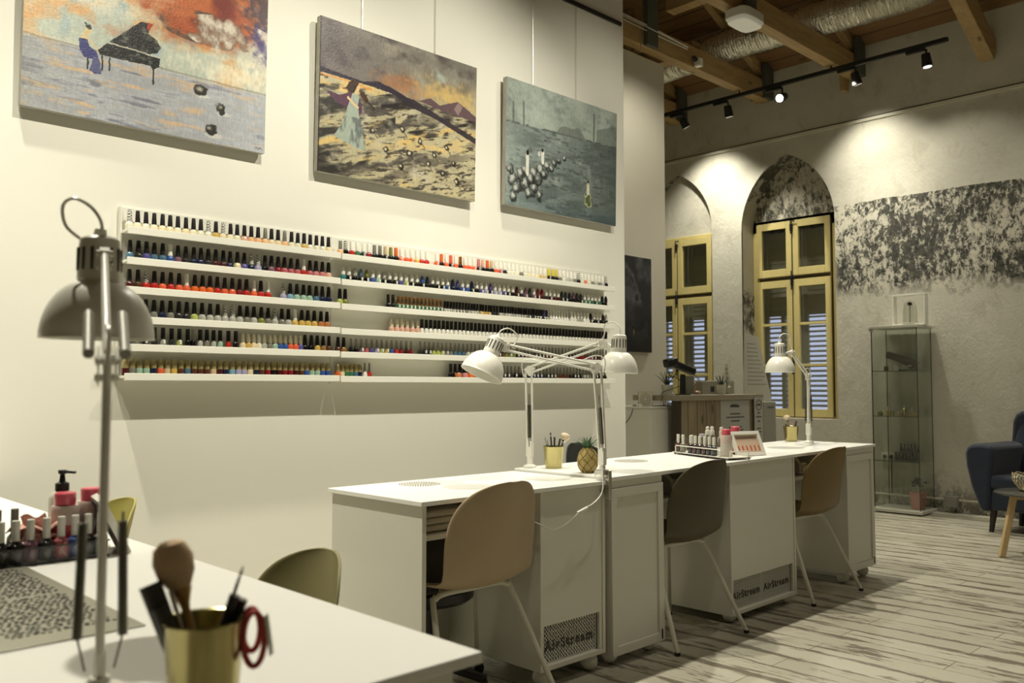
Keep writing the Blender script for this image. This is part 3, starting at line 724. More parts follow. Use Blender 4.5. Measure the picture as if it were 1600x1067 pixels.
for k, (cx, cy) in enumerate([(0.314, 0.659), (0.495, 0.601), (0.615, 0.653), (0.394, 0.765), (0.545, 0.757), (0.71, 0.731), (0.792, 0.654), (0.487, 0.856), (0.67, 0.804), (0.843, 0.754), (0.77, 0.844), (0.865, 0.886)]):
    A.line([(cx, cy), (cx+.03, cy+.045)], .003, C3(60, 54, 46), .7)
    A.blob(cx, cy, 0.018, 0.026, C3(44, 40, 36), 1, 0.3); A.blob(cx-.002, cy-.003, 0.010, 0.014, C3(214, 206, 170), 0.9, 0.5)
A.poly([(0, 0), (0.006, 0), (.006, 1), (0, 1)], C3(30, 26, 24))
A.canvas('canvas_painting', 'unframed painting of a violinist in a pale dress on striped dunes', 2.153, 3.130, 2.120, 2.850, sat=0.82)
# 3: grey-green lake with boulders
A = Art(); u, v = A.u, A.v
n1 = fbm(u*4, v*4, 6, 41); n3 = fbm(u*11, v*11, 5, 43); sw = fbm(u*5, v*18+u*2, 5, 44)
A.c[:] = C3(132, 146, 136); A.mix((n1-.45)*4, C3(160, 174, 162)); A.mix((n3-.52)*4, C3(106, 122, 118)); A.blob(.25, .12, .4, .25, C3(164, 178, 166), .7, .9)
sea = v > 0.345-0.04*u
wt = np.zeros_like(A.c)+C3(120, 136, 132); wt = mx_(wt, (sw-.47)*6, C3(92, 106, 104)); wt = mx_(wt, (n3-.58)*4, C3(150, 166, 158)); wt = mx_(wt, (fbm(u*20, v*60, 3, 48)-.56)*5, C3(78, 88, 86)); wt = mx_(wt, (u-.35)*1.1, C3(78, 92, 88)); wt = mx_(wt, (v-.86)*5*(n1), C3(54, 84, 100)); wt = mx_(wt, (.3-u)*2, C3(150, 168, 160))
A.c = np.where(sea[..., None], wt, A.c)
A.mix((np.abs(v-(0.345-0.04*u)) < .008)*(n3 > .42)*.7, C3(70, 84, 80))
for a in (((0.056, 0.187), (0.059, 0.344)), ((0.141, 0.16), (0.144, 0.337)), ((0.773, 0.077), (0.772, 0.309))): A.line(a, .007, C3(84, 96, 90), .8)
A.poly([(0.423, 0.33), (0.46, .27), (0.511, 0.249), (0.56, .262), (0.621, 0.236), (0.66, .27), (0.703, 0.328)], C3(104, 112, 104), .7)
A.poly([(0.8, 0.20), (1.0, 0.12), (1.0, 0.31), (.8, .31)], C3(96, 110, 102), .6)
rs = random.Random(5)
for (cx, cy, r) in [(0.056, 0.791, .05), (0.091, 0.862, .05), (0.153, 0.707, .035), (0.162, 0.80, .05), (0.231, 0.706, .045), (0.29, 0.665, .04), (0.346, 0.633, .035), (0.234, 0.83, .045), (0.403, 0.59, .025), (0.451, 0.56, .02), (0.5, 0.53, .016), (.12, .74, .04), (.20, .76, .04), (.27, .75, .04), (.03, .72, .035), (.32, .70, .03), (.38, .64, .025), (.19, .88, .035), (.28, .88, .03), (.07, .93, .03)]:
    A.blob(cx, cy, r, r*1.45, C3(42, 46, 46), .9, .35); A.blob(cx-.004, cy-.012, r*.72, r*1.05, C3(190, 196, 186), .95, .7)
for (cx, a, b) in ((.177, .57, .72), (.305, .52, .60)):
    A.line([(cx, a), (cx+.002, b)], .013, C3(216, 216, 204)); A.blob(cx, a-.015, .012, .018, C3(34, 30, 28))
A.blob(.275, .54, .012, .03, C3(206, 206, 194)); A.line([(0.722, 0.70), (0.722, .77)], .014, C3(200, 200, 170)); A.blob(.722, .83, .036, .068, C3(196, 200, 160), 1, .2); A.blob(.722, .83, .028, .055, C3(90, 104, 48), 1, .3); A.blob(.722, .672, .010, .016, C3(30, 26, 24)); A.blob(.722, .688, .008, .012, C3(200, 176, 140))
A.canvas('canvas_painting', 'unframed grey-green lake painting with boulders and small figures', 3.356, 4.330, 2.140, 2.862, sat=0.72)
# 4: dark painting on the recessed wall
A = Art(200, 260); u, v = A.u, A.v
n1 = fbm(u*4, v*5, 6, 61); n3 = fbm(u*3+n1*3, v*4, 5, 63)
A.c[:] = C3(34, 36, 42); A.mix((n1-.48)*5, C3(78, 80, 86)); A.mix((n3-.55)*6, C3(16, 16, 20)); A.mix((v-.55)*2.2, C3(12, 13, 16)); A.blob(.72, .44, .10, .08, C3(120, 120, 128), .6, .6); A.blob(.70, .44, .05, .045, C3(20, 20, 24), .9, .5); A.line([(.4, .05), (.62, .2), (.72, .36)], .02, C3(120, 122, 128), .4); A.blob(.63, .8, .03, .05, C3(150, 150, 150), .7, .8)
t = A.canvas('canvas_painting', 'dark blue-black painting on the recessed wall behind the partition', 5.56, 6.25, 1.42, 2.245, 0.0)
t.location.x = SX+0.004
# hanging wires and rails
rail = tag(MB().box(WX, WX+0.014, -1.0, 4.44, 3.478, 3.502).build('hanging_rail', BLACKM), 'thin black picture rail high on the cream wall', 'rail')
for yy, lab in ((1.15, 'left wire of the piano painting'), (1.66, 'right wire of the piano painting'), (2.42, 'left wire holding the violinist painting'), (2.88, 'right wire holding the violinist painting'), (3.616, 'left wire holding the grey-green lake painting'), (3.998, 'right wire holding the grey-green lake painting')):
    tag(MB().cyl((WX+0.008, yy, 2.80), (WX+0.008, yy, 3.48), 0.0016, n=6).build('hanging_wire', STEEL), 'thin steel '+lab, 'wire')

# ------------------------------------------------------------------ polish racks
LIPS = [1.742, 1.623, 1.509, 1.394, 1.286, 1.173]      # top edge of every ledge lip
ROWN = ['top', 'second', 'third', 'fourth', 'fifth', 'bottom']
def rack(y0, y1, label, dz):
    t = thing('polish_rack', label, 'wall rack', (WX, y0, 1.14+dz)); W_ = y1-y0
    MB().box(0.001, 0.014, 0, W_, 0.0, 0.69).build('backboard', SHELFM, t, bevel=0.001)
    if y0 < 2: MB().box(0.014, 0.030, 0, 0.006, 0.0, 0.69).build('side_strip', SHELFM, t)
    for k, z in enumerate(LIPS):
        zz = z-1.14
        b = MB(); b.box(0.014, 0.092, 0.002, W_-0.001, zz-0.020, zz-0.0095); b.box(0.092, 0.102, 0.004, W_-0.002, zz-0.028, zz)
        b.build('ledge', SHELFM, t, bevel=0.001)
    return t
rack(1.281, 2.250, 'left white wall rack of six ledges, holding mostly black-capped bottles', 0)
rack(2.252, 4.245, 'longer white wall rack of six ledges, right of the first one', -0.003)

def srgb(r, g, b):
    f = lambda c: (c/255/12.92) if c/255 <= 0.04045 else ((c/255+0.055)/1.055)**2.4
    return (f(r), f(g), f(b))
PAL = {'clear': (214, 212, 190), 'ivory': (222, 214, 186), 'cream': (222, 206, 168), 'beige': (200, 178, 140), 'peach': (224, 176, 130), 'blush': (214, 170, 150),
       'pink': (190, 120, 120), 'rose': (176, 92, 96), 'mauve': (120, 84, 100), 'coral': (216, 96, 62), 'orange': (214, 100, 44), 'red': (178, 44, 36), 'crimson': (128, 30, 34),
       'maroon': (66, 22, 24), 'brown': (84, 52, 34), 'bronze': (140, 104, 56), 'golden': (196, 164, 84), 'copper': (176, 112, 66), 'olive': (120, 124, 60), 'lime': (170, 180, 100),
       'green': (60, 110, 78), 'teal': (50, 120, 120), 'mint': (150, 180, 160), 'sky-blue': (120, 160, 180), 'steel-blue': (74, 106, 128), 'blue': (52, 84, 150), 'navy': (26, 34, 62),
       'violet': (84, 80, 140), 'lilac': (160, 156, 186), 'grey': (120, 118, 108), 'silver': (170, 170, 160), 'charcoal': (44, 44, 44), 'black': (16, 15, 16), 'white': (232, 230, 220), 'yellow': (206, 190, 70)}
def pm(c): return mat('polish_'+c.replace('-', '_'), srgb(*PAL[c]), 0.12, coat=0.6, var=0.05)
def cm(c):
    if c == 'black': return mat('cap_black', (0.014, 0.012, 0.013), 0.32)
    if c == 'silver': return mat('cap_silver', (0.36, 0.355, 0.31), 0.3, 0.6)
    if c == 'gold': return mat('cap_gold', srgb(178, 164, 116), 0.3, 0.55)
    if c == 'copper': return mat('cap_copper', srgb(190, 130, 70), 0.25, 0.8)
    if c == 'patterned':
        if 'cap_patterned' not in M:
            m, nt, b = nodes_of('cap_patterned'); tc = nt.nodes.new('ShaderNodeTexCoord')
            ck = nt.nodes.new('ShaderNodeTexChecker'); ck.inputs['Scale'].default_value = 260; ck.inputs['Color1'].default_value = (0.75, 0.74, 0.66, 1); ck.inputs['Color2'].default_value = (0.05, 0.05, 0.05, 1)
            nt.links.new(vecscale(nt, tc.outputs['Object'], (1, 1, .7)), ck.inputs['Vector']); nt.links.new(ck.outputs[0], b.inputs['Base Color']); M['cap_patterned'] = m
        return M['cap_patterned']
    return mat('cap_'+c.replace('-', '_'), srgb(*PAL[c]), 0.4)
PROF = {
 'round': ([(0.013, 0), (0.0158, 0.003), (0.0162, 0.018), (0.0152, 0.027), (0.0115, 0.033), (0.008, 0.036)], [(0.0098, 0.035), (0.0098, 0.039), (0.0078, 0.079), (0.0068, 0.0825), (0, 0.083)]),
 'almond': ([(0.013, 0), (0.0145, 0.003), (0.0145, 0.028), (0.010, 0.035), (0.008, 0.036)], [(0.0095, 0.036), (0.0105, 0.043), (0.0098, 0.054), (0.0065, 0.066), (0.0025, 0.073), (0, 0.0745)]),
 'flat': ([(0.0135, 0), (0.0155, 0.003), (0.0155, 0.028), (0.012, 0.034), (0.008, 0.036)], [(0.0100, 0.036), (0.0100, 0.040), (0.0088, 0.074), (0.0080, 0.077), (0, 0.0775)]),
 'square': ([(0.011, 0), (0.012, 0.002), (0.012, 0.027), (0.0085, 0.034), (0.007, 0.036)], [(0.0085, 0.036), (0.0085, 0.079), (0.0078, 0.080), (0, 0.080)]),
 'thin': ([(0.0120, 0), (0.0132, 0.003), (0.0132, 0.020), (0.0075, 0.032), (0.0055, 0.036)], [(0.0058, 0.036), (0.0045, 0.074), (0.004, 0.075), (0, 0.075)]),
 'bullet': ([(0.0125, 0), (0.0133, 0.002), (0.0133, 0.029), (0.0128, 0.030)], [(0.0128, 0.030), (0.0128, 0.040), (0.0115, 0.052), (0.0085, 0.063), (0.006, 0.066), (0, 0.0665)]),
 'flared': ([(0.0115, 0), (0.012, 0.002), (0.012, 0.028), (0.009, 0.033)], [(0.0075, 0.033), (0.0050, 0.045), (0.0062, 0.068), (0.0078, 0.073), (0, 0.0735)]),
}
MESH = {}
def pmesh(kind, part, m):
    k = (kind, part, m.name)
    if k not in MESH: MESH[k] = MB().lathe(PROF[kind][0 if part == 'bottle_body' else 1], 14 if kind == 'round' else 12).mesh(part, m)
    return MESH[k]
LABELM = mat('small_white_label', (0.70, 0.69, 0.62), 0.6)
def lab_mesh():
    if 'lab' not in MESH: MESH['lab'] = MB().box(0.0125, 0.0150, -0.0045, 0.0045, 0.016, 0.031).mesh('sticker', LABELM)
    return MESH['lab']
count = {}
def ordn(n): return '%d%s' % (n, 'th' if 10 <= n % 100 <= 20 else {1: 'st', 2: 'nd', 3: 'rd'}.get(n % 10, 'th'))
SH = {'round': 'squat', 'almond': 'point-capped', 'flat': 'tall', 'square': 'slim', 'thin': 'slender', 'bullet': 'bullet-capped', 'flared': 'flared-cap'}
BT = []
def bottle(*a, **k): BT.append((a, k))
def bottle_real(row, yv, kind, cap, col, sticker=False, xx=-3.497, sc=1.0):
    side = 'left' if yv < 2.25 else 'right'
    count[(row, side)] = count.get((row, side), 0)+1
    t = thing('nail_polish_bottle', '%s %s bottle, %s cap, %s from left, %s ledge of %s rack' % (SH[kind], col, cap, ordn(count[(row, side)]), ROWN[row], side), 'bottle',
              (xx, yv, LIPS[row]-0.0095-(0.003 if side == 'right' else 0)+0.0003), group='polish bottles on the %s ledge' % ROWN[row])
    t.scale = (sc,)*3
    for part, m in (('bottle_body', pm(col)), ('cap', cm(cap))):
        o = bpy.data.objects.new(part, pmesh(kind, part, m)); C.objects.link(o); o.parent = t
    if sticker:
        o = bpy.data.objects.new('sticker', lab_mesh()); C.objects.link(o); o.parent = t
def run(row, y0, y1, n, kind, caps, cols, sticker=0.0, skip=(), sc=1.0):
    rnd = random.Random(row*100+n)
    for i in range(n):
        if i in skip: continue
        yv = y0+(y1-y0)*i/max(1, n-1)+rnd.uniform(-.0012, .0012)
        cp = caps[min(i*len(caps)//n, len(caps)-1)] if isinstance(caps, (list, tuple)) else caps
        if isinstance(caps, dict): cp = caps.get(i, caps['*'])
        cl = cols[i] if len(cols) == n else cols[min(i*len(cols)//n, len(cols)-1)]
        bottle(row, yv, kind, cp, cl, rnd.random() < sticker, sc=sc*rnd.uniform(.985, 1.01))
W5 = ['clear', 'ivory', 'clear', 'ivory', 'cream', 'cream', 'ivory', 'cream', 'ivory', 'clear']
run(0, 1.306, 2.212, 29, 'round', {'*': 'black', 0: 'patterned', 10: 'patterned', 12: 'patterned', 18: 'silver', 21: 'silver'},
    W5+['clear', 'golden', 'cream', 'ivory', 'ivory', 'blush', 'peach', 'peach', 'peach', 'cream', 'cream', 'peach', 'ivory', 'clear', 'golden', 'clear', 'clear', 'clear', 'cream'])
run(0, 2.275, 2.306, 2, 'flat', ['silver', 'patterned'], ['peach', 'black'])
r1 = ['red', 'green', 'charcoal', 'crimson', 'black', 'black', 'black', 'black', 'black', 'coral', 'coral', 'orange', 'golden', 'red', 'red', 'ivory', 'coral', 'black', 'coral', 'black', 'coral', 'black', 'coral', 'coral', 'coral', 'black', 'black', 'black', 'black', 'coral', 'rose', 'charcoal', 'clear', 'clear', 'clear', 'grey', 'clear', 'cream', 'clear', 'cream', 'golden', 'beige', 'black', 'black', 'black', 'grey', 'clear', 'silver', 'silver', 'grey', 'black', 'clear', 'coral', 'clear', 'grey', 'silver', 'grey', 'silver', 'black']
cap1 = {'*': 'white', 4: 'grey', 5: 'silver', 6: 'beige', 7: 'olive', 8: 'orange', 17: 'orange', 19: 'coral', 21: 'copper', 25: 'pink', 26: 'blush', 27: 'orange', 28: 'beige', 42: 'yellow', 43: 'yellow', 44: 'yellow', 50: 'patterned', 58: 'patterned'}
run(0, 2.34, 4.215, 59, 'flat', cap1, r1, 0.25, skip=(15,))
run(1, 1.31, 2.212, 29, 'round', {'*': 'black', 5: 'white', 16: 'patterned', 17: 'patterned', 24: 'white'},
    ['steel-blue', 'charcoal', 'violet', 'steel-blue', 'steel-blue', 'blue', 'mauve', 'charcoal', 'navy', 'navy', 'charcoal', 'maroon', 'maroon', 'navy', 'cream', 'violet', 'navy', 'lilac', 'black', 'mauve', 'crimson', 'rose', 'rose', 'rose', 'red', 'rose', 'pink', 'pink', 'blush'])
c2 = ['teal', 'black', 'black', 'black', 'black', 'blue', 'mint', 'black', 'black', 'black', 'violet', 'lime', 'black', 'black', 'black', 'black', 'black', 'black', 'black', 'blue', 'navy', 'navy', 'blue', 'blue', 'black', 'black', 'violet', 'lilac', 'navy', 'lilac', 'lilac', 'violet', 'charcoal', 'black', 'maroon', 'charcoal', 'mauve', 'charcoal', 'mauve', 'maroon', 'maroon', 'charcoal', 'maroon', 'maroon', 'maroon', 'black', 'black', 'black', 'black', 'black', 'black', 'green', 'green', 'green', 'charcoal', 'green', 'black', 'black']
cap2 = {'*': 'white', 2: 'patterned', 3: 'steel-blue', 4: 'olive', 7: 'patterned', 14: 'blue', 15: 'navy', 20: 'navy', 21: 'violet', 24: 'navy', 28: 'violet', 34: 'maroon', 36: 'mauve', 37: 'charcoal', 39: 'crimson', 40: 'crimson', 45: 'charcoal', 46: 'charcoal', 47: 'navy', 48: 'mauve', 49: 'charcoal', 50: 'charcoal', 56: 'navy', 57: 'black'}
run(1, 2.292, 4.215, 58, 'almond', cap2, c2, 0.45)
run(2, 1.31, 1.905, 19, 'round', {'*': 'black', 2: 'patterned', 7: 'white', 16: 'white', 18: 'white'},
    ['maroon', 'brown', 'red', 'red', 'coral', 'red', 'coral', 'coral', 'orange', 'orange', 'orange', 'red', 'coral', 'coral', 'crimson', 'red', 'coral', 'red', 'red'])
run(2, 1.982, 2.215, 8, 'round', {'*': 'black', 0: 'patterned'}, ['lilac', 'sky-blue', 'mint', 'mint', 'mint', 'steel-blue', 'navy', 'navy'])
run(2, 2.275, 2.306, 2, 'round', 'black', ['lime', 'olive'])
run(2, 2.553, 2.583, 2, 'square', 'black', ['black', 'black'], sc=0.95)
run(2, 2.615, 2.885, 12, 'flared', 'copper', ['green'], 1.0)
run(2, 2.915, 3.68, 38, 'square', {'*': 'black', 36: 'violet'}, ['silver', 'grey', 'silver', 'golden', 'charcoal', 'silver', 'silver', 'grey', 'charcoal', 'black'], 0.5, sc=0.84)
run(2, 3.715, 3.86, 7, 'thin', 'white', ['white'], sc=0.95)
run(2, 3.895, 4.215, 12, 'almond', {'*': 'white', 6: 'black', 10: 'charcoal'}, ['white', 'silver', 'white', 'black', 'black', 'black'], 0.2)
run(3, 1.31, 2.175, 27, 'round', {'*': 'black', 12: 'patterned', 13: 'patterned', 19: 'patterned', 22: 'white'},
    ['charcoal', 'charcoal', 'charcoal', 'grey', 'navy', 'grey', 'charcoal', 'charcoal', 'lime', 'silver', 'silver', 'silver', 'silver', 'silver', 'silver', 'grey', 'silver', 'olive', 'grey', 'silver', 'grey', 'silver', 'golden', 'golden', 'golden', 'golden', 'copper'])
run(3, 2.208, 2.222, 1, 'round', 'black', ['copper'])
run(3, 2.575, 2.735, 6, 'almond', 'ivory', ['blush'])
run(3, 2.765, 4.215, 53, 'square', 'black', ['white'])
run(4, 1.31, 1.55, 8, 'square', 'black', ['charcoal', 'grey', 'black', 'charcoal', 'silver', 'charcoal', 'lime', 'black'], 0.3)
run(4, 1.575, 1.66, 4, 'square', {'*': 'black', 0: 'silver'}, ['black', 'silver', 'grey', 'silver'])
run(4, 1.69, 1.76, 3, 'square', 'black', ['mint', 'red', 'black'])
run(4, 1.79, 1.995, 13-4, 'almond', {'*': 'ivory', 3: 'white'}, ['cream', 'golden', 'cream', 'ivory', 'silver', 'grey', 'mint', 'blue', 'blue'], sc=0.98)
run(4, 2.02, 2.07, 3, 'almond', 'ivory', ['coral', 'coral', 'violet'])
run(4, 2.095, 2.22, 5, 'round', 'black', ['black', 'black', 'golden', 'bronze', 'brown'], sc=0.95)
run(4, 2.268, 2.30, 2, 'round', 'black', ['brown', 'bronze'], sc=0.95)
run(4, 2.34, 2.695, 13, 'thin', 'silver', ['black', 'black', 'mauve', 'rose', 'violet', 'lilac', 'lime', 'golden', 'blue', 'red', 'crimson', 'maroon', 'crimson'], 0.5)
run(4, 2.755, 4.215, 52, 'thin', 'silver', ['charcoal', 'lime', 'grey', 'steel-blue', 'silver', 'black', 'charcoal', 'brown', 'olive', 'charcoal', 'maroon', 'charcoal', 'brown', 'black', 'mauve', 'black', 'crimson', 'mauve', 'maroon', 'black'], 0.6)
run(5, 1.302, 2.215, 34, 'bullet', 'gold', ['maroon', 'grey', 'mint', 'mint', 'navy', 'coral', 'beige', 'golden', 'brown', 'steel-blue', 'brown', 'brown', 'brown', 'beige', 'maroon', 'navy', 'sky-blue', 'lilac', 'lilac', 'cream', 'navy', 'brown', 'crimson', 'black', 'maroon', 'crimson', 'crimson', 'maroon', 'brown', 'blue', 'mint', 'mint', 'blue', 'blue'])
run(5, 2.268, 2.39, 6, 'bullet', 'gold', ['orange', 'cream', 'green', 'green', 'steel-blue', 'navy'])
run(5, 2.42, 2.445, 2, 'thin', 'silver', ['white', 'red'])
run(5, 2.955, 2.985, 2, 'square', 'black', ['black', 'maroon'])
run(5, 3.02, 3.24, 8, 'square', 'black', ['maroon', 'copper', 'charcoal', 'black'])
run(5, 3.28, 4.20, 33, 'thin', 'silver', ['charcoal', 'black', 'navy', 'charcoal', 'brown', 'black', 'grey', 'black'], 0.5)
BT.sort(key=lambda e: e[0][1])
NIND = 276
for a, k in BT[:NIND]: bottle_real(*a, **k)
mats_, vv, ff, fm, base = [], [], [], [], 0
for (row, yv, kind, cap, col, st), k in BT[NIND:]:
    zz = LIPS[row]-0.0122
    for part, m in (('bottle_body', pm(col)), ('cap', cm(cap)))+((('sticker', LABELM),) if st else ()):
        me = lab_mesh() if part == 'sticker' else pmesh(kind, part, m)
        if m not in mats_: mats_.append(m)
        sc = k.get('sc', 1)
        vv += [(-3.497+v.co.x*sc, yv+v.co.y*sc, zz+v.co.z*sc) for v in me.vertices]
        ff += [[base+q for q in p.vertices] for p in me.polygons]; fm += [mats_.index(m)]*len(me.polygons); base += len(me.vertices)
me = bpy.data.meshes.new('nail_polish_bottles'); me.from_pydata(vv, [], ff)
for m in mats_: me.materials.append(m)
me.polygons.foreach_set('material_index', fm); me.polygons.foreach_set('use_smooth', [True]*len(fm)); me.set_sharp_from_angle(angle=radians(38))
o = bpy.data.objects.new('nail_polish_bottles', me); C.objects.link(o); o['kind'] = 'stuff'
tag(o, 'dense rows of small nail polish bottles on the far end of the longer rack', 'bottles')
for k, (yy, c_) in enumerate(((2.985, 'copper'), (3.03, 'pink'), (3.07, 'orange'))):
    t = thing('glitter_jar', '%s glitter jar in front of slim bottles, bottom ledge of right rack' % c_, 'jar', (-3.472, yy, LIPS[5]-0.0122), group='glitter jars on the bottom ledge')
    MB().lathe([(0.016, 0), (0.019, 0.008), (0.019, 0.024), (0.014, 0.032)], 16).build('jar_body', pm(c_), t)
    MB().cyl((0, 0, 0.032), (0, 0, 0.040), 0.014, n=16).build('lid', cm('black'), t)

# ------------------------------------------------------------------ desks
def ball_foot(t, x, y, ztop, name='foot'):
    b = MB(); r = 0.034; b.sphere((x, y, r), r, 18); b.cyl((x, y, r*1.5), (x, y, ztop), 0.016)
    return b.build(name, DESKP, t)
def framed_door(t, x, y0, y1, z0, z1):
    b = MB(); fw = 0.035
    b.box(x, x+0.016, y0, y1, z0, z0+fw); b.box(x, x+0.016, y0, y1, z1-fw, z1); b.box(x, x+0.016, y0, y0+fw, z0+fw, z1-fw); b.box(x, x+0.016, y1-fw, y1, z0+fw, z1-fw)
    b.box(x, x+0.006, y0+fw, y1-fw, z0+fw, z1-fw)
    return b.build('door', DESKP, t, bevel=0.0015)
def grille(t, x, y0, y1, z0, z1, word, cx):
    g = MB(); g.box(x+0.001, x+0.002, y0, y1, z0, z1); bk = g.build('vent_grille', DARK, t, label='perforated vent panel with raised lettering')
    b = MB(); p = 0.0118; n = int((y1-y0)/p); yy = [y0+(y1-y0)*k/n for k in range(n+1)]
    for q in yy: b.box(x+0.003, x+0.006, q-0.0026, q+0.0026, z0, z1)
    n = int((z1-z0)/p); zz = [z0+(z1-z0)*k/n for k in range(n+1)]
    for q in zz: b.box(x+0.003, x+0.006, y0, y1, q-0.0026, q+0.0026)
    o = b.build('perforated_plate', DESKP, bk, smooth=False)
    for c_ in cx:
        tx = text('lettering', word, 0.052, mat('dark_lettering', (0.05, 0.045, 0.035), 0.5), bk, Matrix.Translation((x+0.0075, c_, (z0+z1)/2)) @ FACEX, spacing=1.16, extrude=0.001, bold=0.0012)
    return bk
def vent_disc(t, x, y, z, r):
    b = MB(); b.cyl((x, y, z), (x, y, z+0.0012), r, n=36); d = b.build('dust_vent', WHITE, t)
    h = MB(); k = 0
    for ring in range(1, 9):
        rr = r*ring/8.8; n = int(ring*6.3)
        for j in range(n):
            a = 2*pi*j/n+ring*0.3; h.cyl((x+rr*cos(a), y+rr*sin(a), z+0.0012), (x+rr*cos(a), y+rr*sin(a), z+0.0018), 0.0030, n=6)
    h.build('vent_holes', mat('vent_hole_grey', (0.26, 0.25, 0.21), 0.8), d, smooth=False)
def cabinet(t, x0, x1, y0, y1, zb, zt, front):
    """box carcass; the front is door, grille or framed door"""
    b = MB(); b.box(x0, x1, y0, y0+0.016, zb, zt); b.box(x0, x1, y1-0.016, y1, zb, zt); b.box(x0, x1, y0+0.016, y1-0.016, zb, zb+0.016)
    b.box(x0, x0+0.010, y0+0.016, y1-0.016, zb+0.016, zt); b.box(x0, x1-0.03, y0+0.016, y1-0.016, zt-0.016, zt)
    c = b.build('cabinet', DESKP, t, bevel=0.001)
    return c
BX0 = -2.82; FX = -2.285
# desk A (nearest of the row)
dA = thing('manicure_desk', 'white manicure desk with one vent grille, nearest in the row', 'desk', (-2.55, 1.80, 0)); o_ = (-2.55, 1.80, 0)
class LT:      # build in world coordinates under an Empty at the base
    def __init__(s, t, off): s.t = t; s.off = off
def wb(mb, name, m, t, off, bevel=0.0, label=None): return mb.build(name, m, t, bevel=bevel, off=off, label=label)
def desk(t, off, y0, y1, zt, parts):
    def B(mb, name, m=DESKP, bevel=0.0): return wb(mb, name, m, t, off, bevel)
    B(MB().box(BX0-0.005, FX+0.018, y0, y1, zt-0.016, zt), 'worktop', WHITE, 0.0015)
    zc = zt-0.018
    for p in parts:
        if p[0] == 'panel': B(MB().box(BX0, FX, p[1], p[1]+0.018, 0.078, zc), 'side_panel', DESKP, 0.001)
        elif p[0] == 'cab':
            _, a, c, zb, kind = p
            b = MB(); b.box(BX0, FX, a, a+0.016, zb, zc); b.box(BX0, FX, c-0.016, c, zb, zc); b.box(BX0, FX, a+0.016, c-0.016, zb, zb+0.018)
            b.box(BX0, BX0+0.010, a+0.016, c-0.016, zb+0.018, zc); b.box(BX0, FX-0.02, a+0.016, c-0.016, zc-0.016, zc)
            B(b, 'cabinet', DESKP, 0.001)
            if kind == 'vent':
                B(MB().box(FX-0.018, FX-0.002, a+0.017, c-0.034, zb+0.165, zc-0.002), 'door', DESKP, 0.001)
                B(MB().box(FX-0.016, FX-0.004, c-0.033, c-0.017, zb+0.018, zc-0.002), 'front_strip')
            else:
                tmp = MB(); fw = 0.036; x = FX; z0_, z1_ = zb+0.004, zc-0.03
                for bx in ((a, c, z0_, z0_+fw), (a, c, z1_-fw, z1_), (a, a+fw, z0_+fw, z1_-fw), (c-fw, c, z0_+fw, z1_-fw)): tmp.box(x, x+0.016, *bx)
                tmp.box(x, x+0.007, a+fw, c-fw, z0_+fw, z1_-fw)
                B(tmp, 'door', DESKP, 0.0015)
                B(MB().box(x-0.004, x+0.008, a, c, zc-0.029, zc), 'apron')
                B(MB().box(x+0.016, x+0.019, c-0.024, c-0.018, z0_+0.01, z0_+0.05), 'door_catch', BLACKM)
            for (fx, fy) in ((FX-0.045, a+0.05), (FX-0.045, c-0.05), (BX0+0.05, a+0.05), (BX0+0.05, c-0.05)):
                b = MB(); r = 0.035; b.sphere((fx, fy, r+p5(fy)), r, 18); b.cyl((fx, fy, r*1.7+p5(fy)), (fx, fy, max(zb+0.004, r*1.9)), 0.016); B(b, 'ball_foot')
        elif p[0] == 'shelf':
            B(MB().box(BX0+0.05, FX-0.06, p[1], p[2], 0.600, 0.618), 'knee_shelf', DESKP, 0.001)
        elif p[0] == 'back':
            B(MB().box(BX0, BX0+0.012, p[1], p[2], p[3], zc), 'back_panel')
def p5(y): return 0.0
desk(dA, o_, 1.795, 2.752, 0.746, [('panel', 1.812), ('shelf', 1.83, 2.37), ('cab', 2.37, 2.742, 0.066, 'vent'), ('back', 1.83, 2.37, 0.40), ('back', 2.22, 2.37, 0.05)])
def vg(t, off, a, c, zb, zt_, cx):
    g = wb(MB().box(FX-0.030, FX-0.026, a, c, zb, zt_), 'vent_grille', DARK, t, off, label='perforated vent panel with dark lettering')
    for (p0, p1) in cx:
        b = MB(); n = max(2, int((p1-p0)/0.0142)); x = FX-0.020
        for k in range(n+1): q = p0+(p1-p0)*k/n; b.box(x-0.003, x, q-0.0036, q+0.0036, zb, zt_)
        n = int((zt_-zb)/0.0142)
        for k in range(n+1): q = zb+(zt_-zb)*k/n; b.box(x-0.003, x, p0, p1, q-0.0036, q+0.0036)
        wb(b, 'perforated_plate', DESKP, g, (0, 0, 0) if False else off)
        tx = text('lettering', 'AirStream', 0.050, mat('dark_lettering', (0.05, 0.045, 0.035), 0.5), g, Matrix.Translation(Vector((x+0.001, (p0+p1)/2, (zb+zt_)/2-0.01))-Vector(off)) @ FACEX, spacing=1.32 if p1-p0 > 0.3 else 1.2, extrude=0.0008, bold=0.0012)
vg(dA, o_, 2.388, 2.708, 0.088, 0.228, ((2.392, 2.704),))
vt = Vector((0, 0, 0))
def vd(t, off, x, y, z, r): vent_disc(t, x-off[0], y-off[1], z-off[2], r)
vd(dA, o_, -2.685, 2.115, 0.746, 0.085)
# things in desk A's knee space
t = thing('towel_stack', 'folded pale towels on the knee shelf of the nearest row desk', 'towels', (-2.50, 1.98, 0.6185))
for k in range(3): MB().box(-0.13, 0.13, -0.11, 0.12, 0.004+k*0.024, 0.026+k*0.024).build('towel', mat('pale_towel', (0.50, 0.48, 0.41), 0.95, bump=0.5, bscale=200), t, bevel=0.010)
t = thing('filter_box', 'black dust filter box under the nearest row desk', 'box', (-2.62, 1.99, 0.40))
MB().box(-0.16, 0.22, -0.145, 0.15, 0, 0.198).build('box', DARK, t, bevel=0.01)
